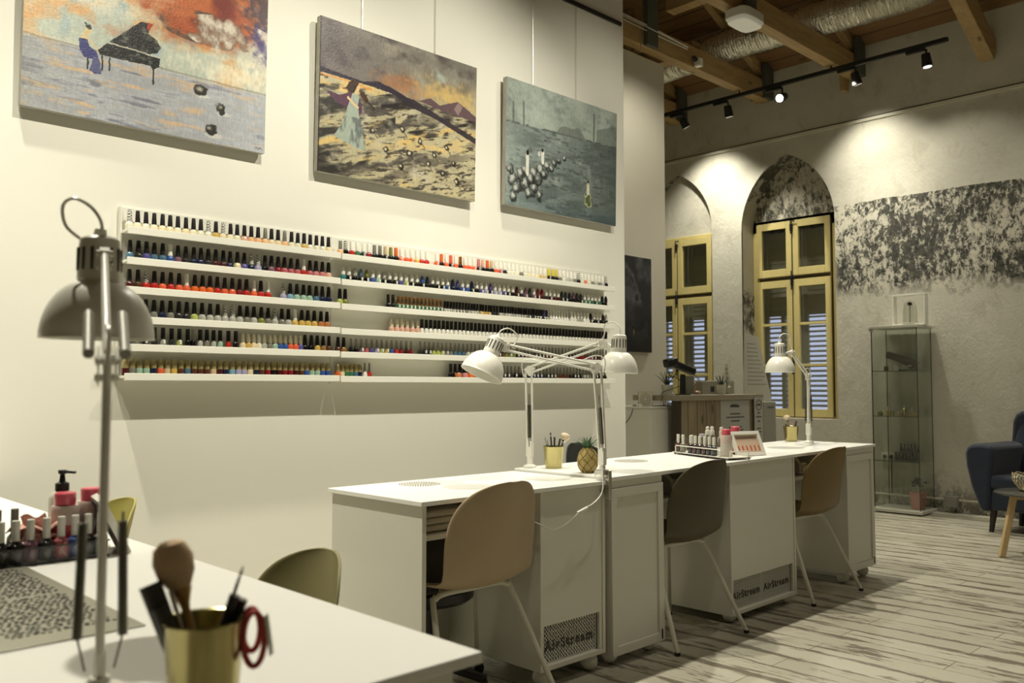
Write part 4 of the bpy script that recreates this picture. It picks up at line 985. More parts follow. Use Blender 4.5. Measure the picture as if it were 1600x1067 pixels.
# desk B (long)
offB = (-2.55, 2.768, 0)
dB = thing('manicure_desk', 'long white double-station manicure desk with two vent grilles side by side', 'desk', offB, rot=(radians(0.52), 0, 0))
def p5(y): return -(y-2.768)*0.0091
desk(dB, offB, 2.768, 5.245, 0.757, [('cab', 2.770, 3.118, 0.038, 'door'), ('shelf', 3.118, 3.668), ('cab', 3.668, 4.292, 0.030, 'vent'), ('shelf', 4.292, 4.862), ('cab', 4.862, 5.215, 0.045, 'door'), ('back', 3.118, 3.668, 0.35), ('back', 4.292, 4.862, 0.35)])
vg(dB, offB, 3.686, 4.258, 0.052, 0.192, ((3.69, 3.968), (3.976, 4.254)))
vd(dB, offB, -2.655, 3.39, 0.757, 0.085)
def bz(y, z=0.757): return z+(y-2.768)*0.0091          # height of desk B's top
for yy, lab in ((3.24, 'pale curved grey towel roll inside the middle knee space'), (4.42, 'pale curved grey towel roll inside the farthest knee space')):
    t = thing('towel_roll', lab, 'towel', (-2.47, yy, 0.620+(yy-2.768)*0.0091)); b = MB()
    pts = smooth_path([(0, -0.10, 0.0), (0, -0.095, 0.07), (0, -0.02, 0.10), (0, 0.06, 0.06), (0, 0.07, 0.0)], 6)
    for q, r in zip(pts, pts[1:]): b.beam(q+Vector((0, 0, 0.012)), r+Vector((0, 0, 0.012)), 0.22, 0.018, up=(0.0, 0.5, 0.9))
    b.build('towel', mat('pale_towel', (0.50, 0.48, 0.41), 0.95), t)
    t = thing('tissue_pack', 'white folded tissue pack in the knee space at Y' if 0 else ('white tissues beside the towel roll, middle knee space' if yy < 4 else 'white tissues beside the towel roll, farthest knee space'), 'tissues', (-2.45, yy+0.19, 0.6185+(yy+.19-2.768)*0.0091))
    MB().box(-0.08, 0.08, -0.06, 0.06, 0.0, 0.05).build('pack', mat('tissue', (0.7, 0.69, 0.63), 0.8), t, bevel=0.012)
    MB().box(-0.05, 0.05, -0.03, 0.03, 0.05, 0.062).build('tissue', mat('tissue', (0.7, 0.69, 0.63), 0.8), t, bevel=0.004)
# near desk
offN = (-2.2, 0.56, 0)
dN = thing('manicure_desk', 'white desk in the foreground with a metal dust grille set in its top', 'desk', offN)
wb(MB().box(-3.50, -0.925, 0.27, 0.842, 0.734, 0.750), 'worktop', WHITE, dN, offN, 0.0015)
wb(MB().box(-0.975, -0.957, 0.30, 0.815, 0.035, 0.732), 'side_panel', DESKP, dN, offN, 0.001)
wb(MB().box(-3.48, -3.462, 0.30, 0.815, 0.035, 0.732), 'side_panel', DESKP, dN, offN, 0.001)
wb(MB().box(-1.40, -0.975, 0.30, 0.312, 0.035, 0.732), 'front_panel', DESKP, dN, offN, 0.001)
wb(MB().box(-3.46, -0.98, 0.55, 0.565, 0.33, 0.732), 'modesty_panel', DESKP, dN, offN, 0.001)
for x, y in ((-0.99, 0.34), (-0.99, 0.78), (-3.44, 0.34), (-3.44, 0.78)):
    wb(MB().sphere((x, y, 0.033), 0.033, 16), 'ball_foot', DESKP, dN, offN)
gp = wb(MB().box(-2.02, -1.385, 0.352, 0.556, 0.7500, 0.7525), 'dust_grille', mat('grille_steel', (0.34, 0.33, 0.265), 0.38, 0.7), dN, offN, 0.0006, label='flat grey metal grille with a perforated field')
h = MB(); rnd = random.Random(4)
for i in range(46):
    for j in range(15):
        if abs(i-23) < 1: continue
        x = -1.985+i*0.0120; y = 0.382+j*0.0103+0.005*(i % 2)
        x += rnd.uniform(-.003, .003); y += rnd.uniform(-.003, .003); h.cyl((x, y, 0.7525), (x, y, 0.7531), rnd.uniform(.0028, .0046), n=5)
wb(h, 'grille_holes', mat('hole_black', (0.02, 0.018, 0.014), 0.8), gp, offN)

# ------------------------------------------------------------------ shell chairs
def shell_chair(name, label, loc, rz, col, legm=METG if False else None, zs=1.0, legs=True, matname=None, group=None):
    """moulded one-piece shell; local -X is forward (towards the desk), origin on the floor under the seat"""
    legm = legm or mat('white_chair_tube', (0.66, 0.65, 0.55), 0.35)
    t = thing(name, label, 'chair', loc, rz, group)
    m = mat(matname, col, 0.5, var=0.05, scale=12)
    prof = smooth_path([(-0.235, 0, 0.425), (-0.22, 0, 0.442), (-0.10, 0, 0.432), (0.06, 0, 0.425), (0.135, 0, 0.437), (0.178, 0, 0.482), (0.205, 0, 0.56), (0.238, 0, 0.68), (0.268, 0, 0.78), (0.274, 0, 0.802)], 5)
    n = len(prof)-1
    def hw(s):        # half width along the profile
        if s < 0.06: return 0.16+0.05*sqrt(max(0, s/0.06))
        if s < 0.50: return 0.21+0.01*sin((s-0.06)/0.44*pi)
        zq = prof[min(int(s*n), n-1)].lerp(prof[min(int(s*n), n-1)+1], s*n-min(int(s*n), n-1)).z
        if zq < 0.56: return 0.21
        k = (zq-0.585)/0.218; return (0.21-0.02*max(0, k))*max(0.0, 1-max(0, min(1.0, k))**3.0)**0.52+0.0012
    def fn(u, v):
        f = u*n; i = min(int(f), n-1); p = prof[i].lerp(prof[i+1], f-i)
        tn = (prof[min(i+1, n)]-prof[i]).normalized(); nr = Vector((-tn.z, 0, tn.x))
        s = u; ww = hw(s); a = (v*2-1)
        lift = (0.030 if s < 0.5 else 0.030+0.042*min(1, (s-0.5)/0.25))*abs(a)**2.0
        if s > 0.85: lift *= max(0.35, 1-(s-0.85)/0.15*0.6)
        return Vector((p.x, a*ww, p.z))+nr*lift*(ww/0.21)
    b = MB(); b.quadgrid(fn, 40, 18)
    sh = b.build('shell', m, t)
    md = sh.modifiers.new('solid', 'SOLIDIFY'); md.thickness = 0.007; md.offset = 0
    sub = sh.modifiers.new('sub', 'SUBSURF'); sub.levels = 1; sub.render_levels = 1
    if legs:
        for sx in (-1, 1):
            xx = 0.05 if sx > 0 else -0.13; fo = 0.235 if sx > 0 else -0.20
            for sy in (-1, 1):
                pts = smooth_path([(xx, 0.0, 0.412), (xx, sy*0.12, 0.412), (xx+sx*0.008, sy*0.168, 0.402), (xx+sx*0.02, sy*0.186, 0.37), (fo, sy*0.255, 0.01)], 6)
                l = MB().tube(pts, 0.0105, 10).build('leg', legm, t)
                MB().cyl((fo, sy*0.2555, 0.0), (fo, sy*0.2555, 0.014), 0.0125).build('foot_cap', BLACK, l)
        for sy in (-1, 1): MB().cyl((-0.13, sy*0.10, 0.412), (0.05, sy*0.10, 0.412), 0.009).build('under_rail', legm, t)
    return t
shell_chair('shell_chair', 'beige plastic shell chair with white tube legs at the nearest row desk', (-2.40, 2.085, 0), radians(0), (0.44, 0.345, 0.22), matname='beige_shell')
shell_chair('shell_chair', 'dark olive-brown shell chair tucked into the middle knee space', (-2.415, 3.355, 0), radians(-2), (0.070, 0.058, 0.025), matname='dark_olive_shell')
shell_chair('shell_chair', 'mustard brown shell chair at the farthest desk station', (-2.415, 4.545, 0), radians(-2), (0.20, 0.135, 0.048), matname='mustard_shell')
shell_chair('shell_chair', 'olive shell chair behind the foreground desk, left of the row', (-1.72, 0.83, 0), radians(91), (0.26, 0.235, 0.105), matname='olive_shell').scale = (1, 0.88, 0.94)
shell_chair('shell_chair', 'yellow-olive shell chair seen behind the pink remover bottles', (-2.87, 0.83, 0), radians(91), (0.34, 0.30, 0.07), matname='yellow_olive_shell').scale = (1, 0.92, 0.955)
shell_chair('shell_chair', 'black shell chair between the desk row and the cream wall', (-3.09, 3.78, 0), radians(183), (0.016, 0.016, 0.016), matname='black_shell')
# rolling stool behind desk A
t = thing('rolling_stool', 'black rolling stool base showing under the nearest row desk', 'stool', (-2.60, 2.08, 0))
MB().cyl((0, 0, 0.10), (0, 0, 0.33), 0.025).build('gas_lift', BLACK, t)
MB().lathe([(0.16, 0.33), (0.18, 0.345), (0.18, 0.375), (0.165, 0.39), (0, 0.392)], 28).build('seat', BLACK, t)
for k in range(5):
    a = k*2*pi/5+0.35; e = (0.25*cos(a), 0.25*sin(a))
    l = MB().beam((0, 0, 0.11), (e[0], e[1], 0.075), 0.035, 0.025).build('base_arm', BLACK, t, bevel=0.005)
    b = MB(); b.cyl((e[0]-0.012, e[1], 0.026), (e[0]-0.030, e[1], 0.026), 0.026, n=18); b.cyl((e[0]+0.012, e[1], 0.026), (e[0]+0.030, e[1], 0.026), 0.026, n=18); b.cyl((e[0], e[1], 0.03), (e[0], e[1], 0.07), 0.010)
    b.build('caster', BLACK, l)

# ------------------------------------------------------------------ work lamps
def work_lamp(label, base, elbow, joint, cap, rim, body, rods, loop=None, clamp='plate', shade_m=None, lz=0.115, sl=0.145, spread=0.018):
    B_, E_, J_, K_, R_ = (Vector(q) for q in (base, elbow, joint, cap, rim))
    t = thing('work_lamp', label, 'lamp', B_, group='white spring-arm work lamps')
    E, J, K, Rm = E_-B_, J_-B_, K_-B_, R_-B_
    shade_m = shade_m or body
    d2 = (J-E).normalized(); side = Vector((d2.x, d2.y, 0)).normalized()     # arm plane direction
    low0 = Vector((0, 0, lz)); w_ = side*0.012
    # base
    b = MB(); b.lathe([(0.030, 0), (0.028, 0.010), (0.014, 0.016), (0.012, lz*0.45)], 18); hb = 0.015 if lz > 0.1 else 0.008; b.box(-hb, hb, -hb*0.7, hb*0.7, lz*0.42, lz+0.003)
    b.build('base', body, t, bevel=0.002)
    if clamp != 'plate':
        cx = Vector(clamp)
        b = MB(); b.box(-0.022, 0.022, -0.022, 0.022, -0.004, 0.03); b.beam(cx*0.030+Vector((0, 0, 0.03)), cx*0.030+Vector((0, 0, -0.085)), 0.034, 0.014, up=(0.3, 0.9, 0)); b.box(-0.018, 0.018, -0.018, 0.018, -0.060, -0.050)
        c_ = b.build('clamp', STEEL, t, bevel=0.002)
        MB().cyl((0, 0, -0.050), (0, 0, -0.115), 0.006).build('clamp_screw', BLACKM, c_)
    # lower arm: two rods, springs
    for s_ in (-1, 1):
        MB().cyl(low0+w_*s_*(1.0), E+w_*s_*(1.2)+Vector((0, 0, -0.012 if s_ > 0 else 0.0)), 0.0052, n=10).build('lower_rod', rods, t)
    perp = side.cross(Vector((0, 0, 1)))
    up = (E-low0).normalized()
    for s_ in (-1, 1):
        a = low0+perp*spread*s_+up*0.02; e = low0+perp*(spread-0.003)*s_+up*(0.02+sl)
        mb = MB(); N = 60; pts = []
        mb.cyl(a, e, 0.0048, n=10)
        for k in range(34): q = a.lerp(e, k/33); mb.cyl(q-up*0.0010, q+up*0.0010, 0.0060, n=10)
        mb.cyl(e, e+up*(0.05 if lz > 0.1 else 0.012), 0.0015, n=6); mb.cyl(a, low0+perp*0.016*s_-up*0.02, 0.0015, n=6)
        mb.build('spring', DSTEEL, t)
    # elbow plates
    mb = MB()
    for s_ in (-1, 1):
        m3 = Matrix((side, Vector((0, 0, 1)), perp)).transposed().to_4x4(); m3.translation = E+perp*0.010*s_
        mb.prism([(-0.020, 0.006), (0.0, 0.022), (0.030, 0.012), (0.020, -0.022), (0.004, -0.026)], -0.0012, 0.0012, m3)
    for q in ((-0.014, 0.004), (0.014, -0.016), (0.022, 0.008)): c_ = E+side*q[0]+Vector((0, 0, q[1])); mb.cyl(c_-perp*0.014, c_+perp*0.014, 0.005, n=10)
    mb.build('elbow_joint', body, t)
    # upper arm: two rods one above the other
    nrm = (d2.cross(perp)).normalized()
    if nrm.z < 0: nrm = -nrm
    for s_ in (-1, 1): MB().cyl(E+nrm*0.013*s_+d2*0.01, J+nrm*0.011*s_, 0.0050, n=10).build('upper_rod', rods, t)
    mb = MB()
    if lz < 0.1:
        for s_ in (-1, 1): MB().cyl(E+d2*0.03+perp*0.021*s_, E+d2*0.15+perp*0.021*s_, 0.0070, n=12).build('spring', mat('dull_spring', (0.22, 0.21, 0.17), 0.5, 0.3), t)
    mb = MB(); m3 = Matrix((d2, nrm, perp)).transposed().to_4x4(); m3.translation = J
    mb.prism([(-0.012, -0.018), (-0.008, 0.018), (0.012, 0.016), (0.034, -0.004), (0.02, -0.020)], -0.007, 0.007, m3)
    for q in ((-0.002, 0.011), (-0.002, -0.011), (0.024, -0.006)): c_ = J+d2*q[0]+nrm*q[1]; mb.cyl(c_-perp*0.012, c_+perp*0.012, 0.005, n=10)
    ax = (Rm-K).normalized(); L_ = (Rm-K).length; att = K+ax*L_*0.36
    out_ = (J-att); out_ -= ax*out_.dot(ax); out_.normalize()
    mb.cyl(J+d2*0.02, att+out_*0.028, 0.006, n=8)
    mb.build('head_joint', body, t)
    # shade
    m4 = ax.to_track_quat('Z', 'Y').to_matrix().to_4x4(); m4.translation = K
    k = L_/0.163; cr = 0.031; rr = 0.0855
    prof = [(0.0, 0.0), (cr*0.80, 0.001), (cr*0.95, 0.005), (cr, 0.014), (cr*1.06, 0.070*k), (cr*1.02, 0.0715*k), (cr*1.0, 0.075*k)]
    z0_ = 0.075*k; hgt = L_-z0_
    for i in range(1, 15):
        a = i/14*pi/2; prof.append((cr+(rr-cr)*sin(a)**0.92, z0_+hgt*(1-cos(a))**0.80*1.0))
    prof.append((rr+0.001, L_+0.002))
    inner = [(r-0.002, z) for r, z in reversed(prof[6:])]; inner += [(0.0, z0_-0.004)]
    sh = MB().lathe(prof+inner, 36, m4, cap=False).build('lamp_shade', shade_m, t)
    mb = MB()
    for i in range(14):
        a = 2*pi*i/14; mm = m4 @ Matrix.Rotation(a, 4, 'Z'); mb.box(cr*1.02-0.002, cr*1.05+0.0012, -0.0020, 0.0020, 0.020*k, 0.056*k, mm)
    mb.build('vent_slots', mat('slot_dark', (0.06, 0.058, 0.045), 0.8), sh)
    m5 = m4 @ Matrix.Translation((0, 0, 0)); mb = MB().lathe([(0.009, -0.012), (0.011, 0.0), (0.006, 0.002)], 12, m5); mb.build('cord_grip', body, sh)
    mb = MB().lathe([(0.0, 0.122*k), (0.018, 0.110*k), (0.024, 0.095*k), (0.014, 0.075*k), (0.0, 0.07*k)], 16, m4); mb.build('bulb', mat('bulb_off', (0.7, 0.7, 0.64), 0.2), sh)
    # cord
    if loop: pts = [Vector(q)-B_ for q in loop]
    else:
        bk = out_*1.0
        pts = [K, K-ax*0.03, K-ax*0.055+bk*0.03, K-ax*0.045+bk*0.075, K-ax*0.005+bk*0.075, J+Vector((0, 0, 0.02)), J-d2*0.03]
    MB().tube(smooth_path(pts, 8), 0.0028, 7).build('power_cord', METW, t)
    ept = E+Vector((0, 0, 0.0)); MB().tube(smooth_path([ept+d2*0.07+Vector((0, 0, .012)), ept+Vector((0, 0, 0.05))+side*0.01, ept+Vector((0, 0, 0.035))-side*0.03, ept-side*0.024-Vector((0, 0, .03))], 8), 0.0024, 7).build('elbow_cord', METW, t)
    return t
GREYL = mat('grey_lamp_enamel', (0.72, 0.71, 0.62), 0.35, var=0.04)
work_lamp('large grey-white work lamp standing on the foreground desk', (-1.118, 0.394, 0.7503), (-1.121, 0.396, 1.147), (-1.418, 0.493, 1.318), (-1.474, 0.505, 1.362), (-1.476, 0.505, 1.199), GREYL, METW,
          loop=[(-1.463, 0.504, 1.365), (-1.465, 0.502, 1.387), (-1.478, 0.489, 1.411), (-1.496, 0.47, 1.423), (-1.508, 0.458, 1.411), (-1.504, 0.462, 1.379), (-1.485, 0.481, 1.356), (-1.469, 0.497, 1.342), (-1.44, 0.50, 1.330)], shade_m=GREYL, lz=0.050, sl=0.135, spread=0.025)
work_lamp('white work lamp behind the gold cup, its shade hanging far right of its base', (-2.790, 2.825, 0.7576), (-2.801, 2.829, 1.194), (-2.518, 3.005, 1.309), (-2.431, 3.023, 1.349), (-2.436, 3.018, 1.183), METW, METW)
work_lamp('white work lamp clamped at the desks\' joint, its tilted shade over the nearest desk', (-2.292, 2.735, 0.758), (-2.285, 2.70, 1.195), (-2.522, 2.427, 1.277), (-2.534, 2.386, 1.316), (-2.557, 2.319, 1.170), METW, METW, clamp=(1, 0.0, 0))
work_lamp('white work lamp at the far end of the desk row', (-2.600, 5.06, 0.7783), (-2.602, 5.07, 1.185), (-2.545, 4.77, 1.317), (-2.582, 4.689, 1.375), (-2.581, 4.690, 1.206), METW, METW)
# cable of the clamped lamp with an inline switch
t = thing('lamp_cable', 'white lamp cable with inline switch hanging before the nearest row desk', 'cable', (-2.245, 2.68, 0.60))
P_ = [(-2.262, 2.70, 0.80), (-2.252, 2.690, 0.76), (-2.245, 2.682, 0.724), (-2.245, 2.666, 0.693), (-2.245, 2.616, 0.665), (-2.245, 2.559, 0.651), (-2.245, 2.504, 0.622), (-2.245, 2.45, 0.600), (-2.245, 2.388, 0.592), (-2.26, 2.350, 0.612), (-2.32, 2.34, 0.624), (-2.42, 2.30, 0.624)]
MB().tube([q-Vector((-2.245, 2.68, 0.60)) for q in smooth_path(P_, 6)], 0.003, 7).build('cord', METW, t)
MB().beam((0, -0.093, 0.052), (0, -0.150, 0.038), 0.014, 0.016).build('switch', METW, t, bevel=0.003)

# ------------------------------------------------------------------ small desk things
def cup(label, loc, r0, r1, h, m=GOLD):
    t = thing('metal_cup', label, 'cup', loc)
    MB().lathe([(0, 0), (r0, 0), (r0+0.0006, 0.003), (r1, h-0.004), (r1+0.0015, h-0.002), (r1+0.0010, h), (r1-0.0012, h-0.001), (r0-0.001, 0.004), (0, 0.004)], 32, cap=False).build('cup_body', m, t)
    return t
def stick(name, label, cat, a, b, r, m, tip=None, group=None):
    """a = foot inside the cup, b = upper end; tip: (radius, length, material, kind)"""
    a = Vector(a); b = Vector(b); d = (b-a).normalized(); L_ = (b-a).length
    t = thing(name, label, cat, a, group=group)
    MB().cyl((0, 0, 0), d*L_, r*0.8, r, 10).build('handle', m, t)
    if tip:
        mm = d.to_track_quat('Z', 'Y').to_matrix().to_4x4(); mm.translation = d*L_
        MB().lathe([(r, 0), (r*1.15, 0.004), (tip[0]*0.55, tip[1]*0.28)], 14, mm).build('ferrule', tip[4] if len(tip) > 4 else STEEL, t)
        if tip[3] == 'round': pr = [(tip[0]*0.5, tip[1]*0.28), (tip[0]*0.9, tip[1]*0.5), (tip[0], tip[1]*0.72), (tip[0]*0.8, tip[1]*0.92), (tip[0]*0.4, tip[1]), (0, tip[1]*1.01)]
        else: pr = [(tip[0]*0.5, tip[1]*0.28), (tip[0]*0.8, tip[1]*0.6), (tip[0]*0.3, tip[1]*0.95), (0, tip[1])]
        MB().lathe(pr, 18, mm).build('bristles', tip[2], t)
    return t
HAIRT = mat('tan_bristles', (0.74, 0.54, 0.34), 0.95, bump=0.6, bscale=300, var=0.2)
HAIRP = mat('pale_bristles', (0.75, 0.62, 0.44), 0.95, bump=0.6, bscale=300)
HANDG = mat('dark_grey_handle', (0.05, 0.05, 0.047), 0.4); WOODH = mat('amber_handle', (0.42, 0.25, 0.09), 0.35)
# foreground cup
nc = (-0.962, 0.452, 0.7503)
cup('gold metal cup in the foreground holding brushes and pens', nc, 0.036, 0.0445, 0.110)
cx, cy, cz = nc
R_ = Vector((0.697, 0.717, 0)); F_ = Vector((-0.717, 0.697, 0))       # along / into the picture, used only as directions in plan
def cp(base, r, f, z): return Vector(base)+R_*r+F_*f+Vector((0, 0, z))
stick('powder_brush', 'large tan powder brush in the foreground gold cup', 'brush', cp(nc, 0.012, 0, 0.006), cp(nc, -0.026, 0.012, 0.118), 0.0050, WOODH, (0.023, 0.078, HAIRT, 'round', mat('amber_ferrule', (0.45, 0.27, 0.10), 0.3, 0.5)))
stick('nail_file', 'dark grey flat file leaning left in the foreground gold cup', 'nail file', cp(nc, 0.000, -0.012, 0.006), cp(nc, -0.060, -0.006, 0.148), 0.0125, HANDG)
stick('nail_file', 'black thinner file beside the grey one in the foreground gold cup', 'nail file', cp(nc, 0.004, -0.020, 0.006), cp(nc, -0.044, -0.016, 0.125), 0.0095, HANDG)
stick('steel_tweezers', 'pale slim tool between brush and files in the foreground cup', 'tool', cp(nc, 0.008, -0.010, 0.006), cp(nc, -0.036, -0.008, 0.142), 0.0028, STEEL)
stick('black_pen', 'black pen leaning right in the foreground gold cup', 'pen', cp(nc, -0.010, 0.0, 0.006), cp(nc, 0.034, 0.0, 0.135), 0.0062, BLACK)
stick('black_pen', 'second black pen, shorter, right side of the foreground gold cup', 'pen', cp(nc, -0.004, 0.012, 0.006), cp(nc, 0.040, 0.010, 0.128), 0.0058, BLACK)
stick('thin_liner', 'thin grey liner brush tip above the black pens, foreground cup', 'brush', cp(nc, -0.008, -0.006, 0.006), cp(nc, 0.036, 0.002, 0.148), 0.0020, HANDG, (0.0022, 0.02, HANDG, 'point'))
t = thing('scissors', 'small scissors with red handle loops hung over the gold cup rim', 'scissors', cp(nc, 0.048, 0, 0.108))
RED = mat('red_plastic', (0.52, 0.06, 0.05), 0.35)
lp = [cp((0, 0, 0), 0.004+0.012*cos(a)+0.004, 0.0, -0.022+0.030*sin(a)) for a in [2*pi*k/20 for k in range(20)]]
MB().tube(lp, 0.0035, 8, closed=True).build('handle_loop', RED, t)
lp = [cp((0, 0, 0), 0.002+0.010*cos(a), 0.010, -0.014+0.024*sin(a)) for a in [2*pi*k/20 for k in range(20)]]
MB().tube(lp, 0.0035, 8, closed=True).build('handle_loop', RED, t)
MB().beam(cp((0, 0, 0), -0.004, 0.004, 0.004), cp((0, 0, 0), -0.035, 0.004, -0.05), 0.003, 0.008).build('blades', STEEL, t)
MB().beam(cp((0, 0, 0), 0.020, 0.004, 0.004), cp((0, 0, 0), 0.027, 0.004, -0.040), 0.012, 0.002, up=(0.7, 0.7, 0)).build('steel_tag', STEEL, t)

# bottles standing in the foreground tray
CAPW = mat('white_tall_cap', (0.66, 0.65, 0.58), 0.4)
def tall_bottle(loc, body_m, label, group, h=0.046, r=0.0155, ch=0.042, mark=None, capm=None, sq=1.0):
    t = thing('gel_polish_bottle', label, 'bottle', loc, group=group)
    MB().lathe([(r*0.85, 0), (r, 0.004), (r*1.02, h*0.55), (r*0.92, h*0.82), (r*0.55, h*0.94), (0.0068, h)], 18).build('bottle_body', body_m, t)
    MB().lathe([(0.0078, h), (0.0078, h+ch-0.001), (0.0070, h+ch), (0, h+ch)], 16).build('cap', capm or CAPW, t)
    if mark:
        b = MB()
        a = [(0.006, h*0.80), (-0.004, h*0.45), (0.007, h*0.12)]
        for q, w_ in zip(a, a[1:]): b.beam((r*1.0, q[0], q[1]), (r*1.0, w_[0], w_[1]), 0.0015, 0.0012)
        b.build('zigzag_mark', LABELM, t, label='thin pale zigzag line')
    return t
tray = thing('bottle_tray', 'clear tray with black base edge holding bottles on the foreground desk', 'tray', (-2.10, 0.55, 0.7503))
MB().box(-0.075, 0.090, -0.22, 0.175, 0, 0.004).build('tray_base', BLACK, tray, bevel=0.001)
MB().box(0.087, 0.090, -0.22, 0.175, 0.004, 0.034).build('clear_front', glass('tray_acrylic', (0.97, 0.97, 0.96), 0.0), tray)
MB().box(0.0865, 0.0905, -0.22, 0.175, 0.034, 0.0365).build('dark_rim', BLACK, tray)
pol = lambda c: pm(c)
for yy, c_, mk, lab in ((0.487, 'maroon', 0, 'maroon'), (0.517, 'charcoal', 0, 'charcoal'), (0.545, 'black', 0, 'black and gold'), (0.573, 'mauve', 0, 'brown-mauve'), (0.604, 'charcoal', 0, 'dark green-black'), (0.633, 'rose', 1, 'rose with a zigzag line'), (0.661, 'blue', 1, 'bright blue with a zigzag line'), (0.688, 'black', 0, 'black'), (0.714, 'grey', 0, 'smoky grey')):
    tall_bottle((-2.038, yy, 0.7545), pol(c_), lab+' gel polish bottle in the foreground tray, tall white cap', 'bottles in the foreground tray', mark=mk)
for yy, lab in ((0.527, 'left'), (0.560, 'right')):
    tall_bottle((-2.105, yy, 0.7545), pol('grey'), '%s of two grey-capped bottles at the back of the foreground tray' % lab, 'bottles in the foreground tray', capm=mat('grey_cap', (0.22, 0.21, 0.19), 0.4), ch=0.05, h=0.055)
t = thing('pump_bottle', 'clear bottle with white pump at the left end of the foreground tray', 'bottle', (-2.075, 0.495, 0.7545))
MB().lathe([(0.016, 0), (0.018, 0.004), (0.018, 0.05), (0.010, 0.062), (0.009, 0.066)], 18).build('bottle_body', GLASSB, t)
MB().lathe([(0.011, 0.066), (0.011, 0.080), (0.006, 0.084), (0.006, 0.105), (0, 0.106)], 14).build('pump', CAPW, t)
t = thing('cotton_pads', 'pile of crumpled pink wipes behind the foreground bottles', 'wipes', (-2.10, 0.605, 0.7545))
rnd = random.Random(9)
PINKT = mat('pink_wipe', (0.72, 0.42, 0.36), 0.9, bump=0.4, bscale=120)
for k in range(12):
    b = MB(); s1 = rnd.uniform(.018, .03)
    def fnw(u, v, s1=s1, a=rnd.uniform(0, 6), q=rnd.uniform(.3, 1)): return Vector(((u-.5)*s1*2, (v-.5)*s1*2, 0.006*sin(u*7+a)+0.007*cos(v*6+a*q)))
    b.quadgrid(fnw, 8, 8); o = b.build('wipe', PINKT, t)
    o.location = (rnd.uniform(-.018, .02), rnd.uniform(-.03, .035), 0.012+0.0052*k); o.rotation_euler = (rnd.uniform(-.9, .9), rnd.uniform(-.9, .9), rnd.uniform(0, 3))
    md = o.modifiers.new('s', 'SOLIDIFY'); md.thickness = 0.0015
def pump_lotion(loc, label):
    t = thing('soap_dispenser', label, 'dispenser', loc)
    MB().lathe([(0.026, 0), (0.028, 0.004), (0.028, 0.118), (0.020, 0.130), (0.012, 0.134)], 24).build('bottle_body', mat('cream_plastic', (0.70, 0.68, 0.58), 0.35), t)
    MB().box(0.0275, 0.0290, -0.012, 0.012, 0.03, 0.10).build('label_patch', mat('dark_label', (0.06, 0.06, 0.055), 0.6), t)
    MB().lathe([(0.015, 0.134), (0.015, 0.150), (0.007, 0.154), (0.005, 0.170), (0.009, 0.172), (0.010, 0.180), (0, 0.181)], 18).build('pump', BLACK, t)
    MB().beam((-0.004, -0.006, 0.177), (0.026, 0.020, 0.175), 0.008, 0.006).build('spout', BLACK, t, bevel=0.002)
pump_lotion((-2.165, 0.672, 0.7503), 'black-pumped cream dispenser behind the foreground tray')
def remover(loc, label, s=1.0, liquid=True, group='pink-capped remover bottles'):
    t = thing('remover_bottle', label, 'bottle', loc, group=group); t.scale = (s,)*3
    MB().lathe([(0.028, 0.062), (0.030, 0.066), (0.030, 0.100), (0.027, 0.106), (0, 0.1065)], 24).build('clear_shoulder', mat('milky_pink_plastic', (0.62, 0.50, 0.44), 0.3), t)
    MB().lathe([(0.028, 0), (0.030, 0.004), (0.030, 0.064), (0, 0.064)], 24).build('bottle_body', mat('red_remover', (0.42, 0.035, 0.03), 0.15) if liquid else mat('milky_plastic', (0.60, 0.55, 0.49), 0.3), t)
    MB().lathe([(0.021, 0.1065), (0.022, 0.110), (0.0225, 0.132), (0.020, 0.135), (0, 0.1355)], 24).build('cap', mat('pink_cap', (0.66, 0.09, 0.13), 0.3), t)
remover((-2.098, 0.658, 0.7545), 'pink-capped remover bottle behind the rose and blue polishes', 0.98)
remover((-2.165, 0.735, 0.7503), 'second pink-capped remover bottle, behind the first on the foreground desk', 1.0)
# leaning display seen from the back
def display(name, label, loc, rz, w_, h_, lean, fm, swatch, n=6):
    t = thing(name, label, 'display frame', loc, rz)
    m = Matrix.Rotation(-lean, 4, 'X')
    b = MB(); f = 0.018
    for bx in ((-w_/2, w_/2, 0, f), (-w_/2, w_/2, h_-f, h_), (-w_/2, -w_/2+f, f, h_-f), (w_/2-f, w_/2, f, h_-f)): b.box(bx[0], bx[1], -0.009, 0.006, bx[2], bx[3], m)
    b.build('frame', fm, t, bevel=0.0015)
    c = MB().box(-w_/2+f, w_/2-f, -0.003, 0.003, f, h_-f, m).build('card', swatch, t)
    b = MB()
    for k in range(n):
        x = -w_/2+f+0.012+(w_-2*f-0.024)*k/(n-1)
        b.box(x-0.0035, x+0.0035, -0.0045, -0.003, h_*0.22, h_*0.42, m)
    b.build('colour_swatches', mat('red_swatches', (0.55, 0.10, 0.06), 0.3), c)
    MB().box(-w_/2+f+0.01, w_/2-f-0.01, -0.0042, -0.003, h_*0.70, h_*0.80, m).build('heading_strip', mat('brown_strip', (0.16, 0.11, 0.07), 0.6), c)
    MB().box(-w_/2+0.005, w_/2-0.005, 0.006, 0.009, 0.005, h_-0.005, m).build('backing', mat('dark_backing', (0.035, 0.033, 0.028), 0.7), t)
    pr = MB(); pr.beam((0, 0.010+sin(lean)*h_*0.75, h_*0.75*cos(lean)), (0, sin(lean)*h_*0.75+0.035, 0.002), w_*0.5, 0.003, up=(0, 1, 0.3)); pr.build('easel_leg', mat('dark_backing', (0.035, 0.033, 0.028), 0.7), t)
    return t
display('display_frame', 'colour-sample frame seen from behind on the foreground desk, dark back, white edge', (-2.065, 0.775, 0.7503), radians(168), 0.12, 0.135, radians(26), METW, mat('peach_card', (0.62, 0.46, 0.33), 0.6))

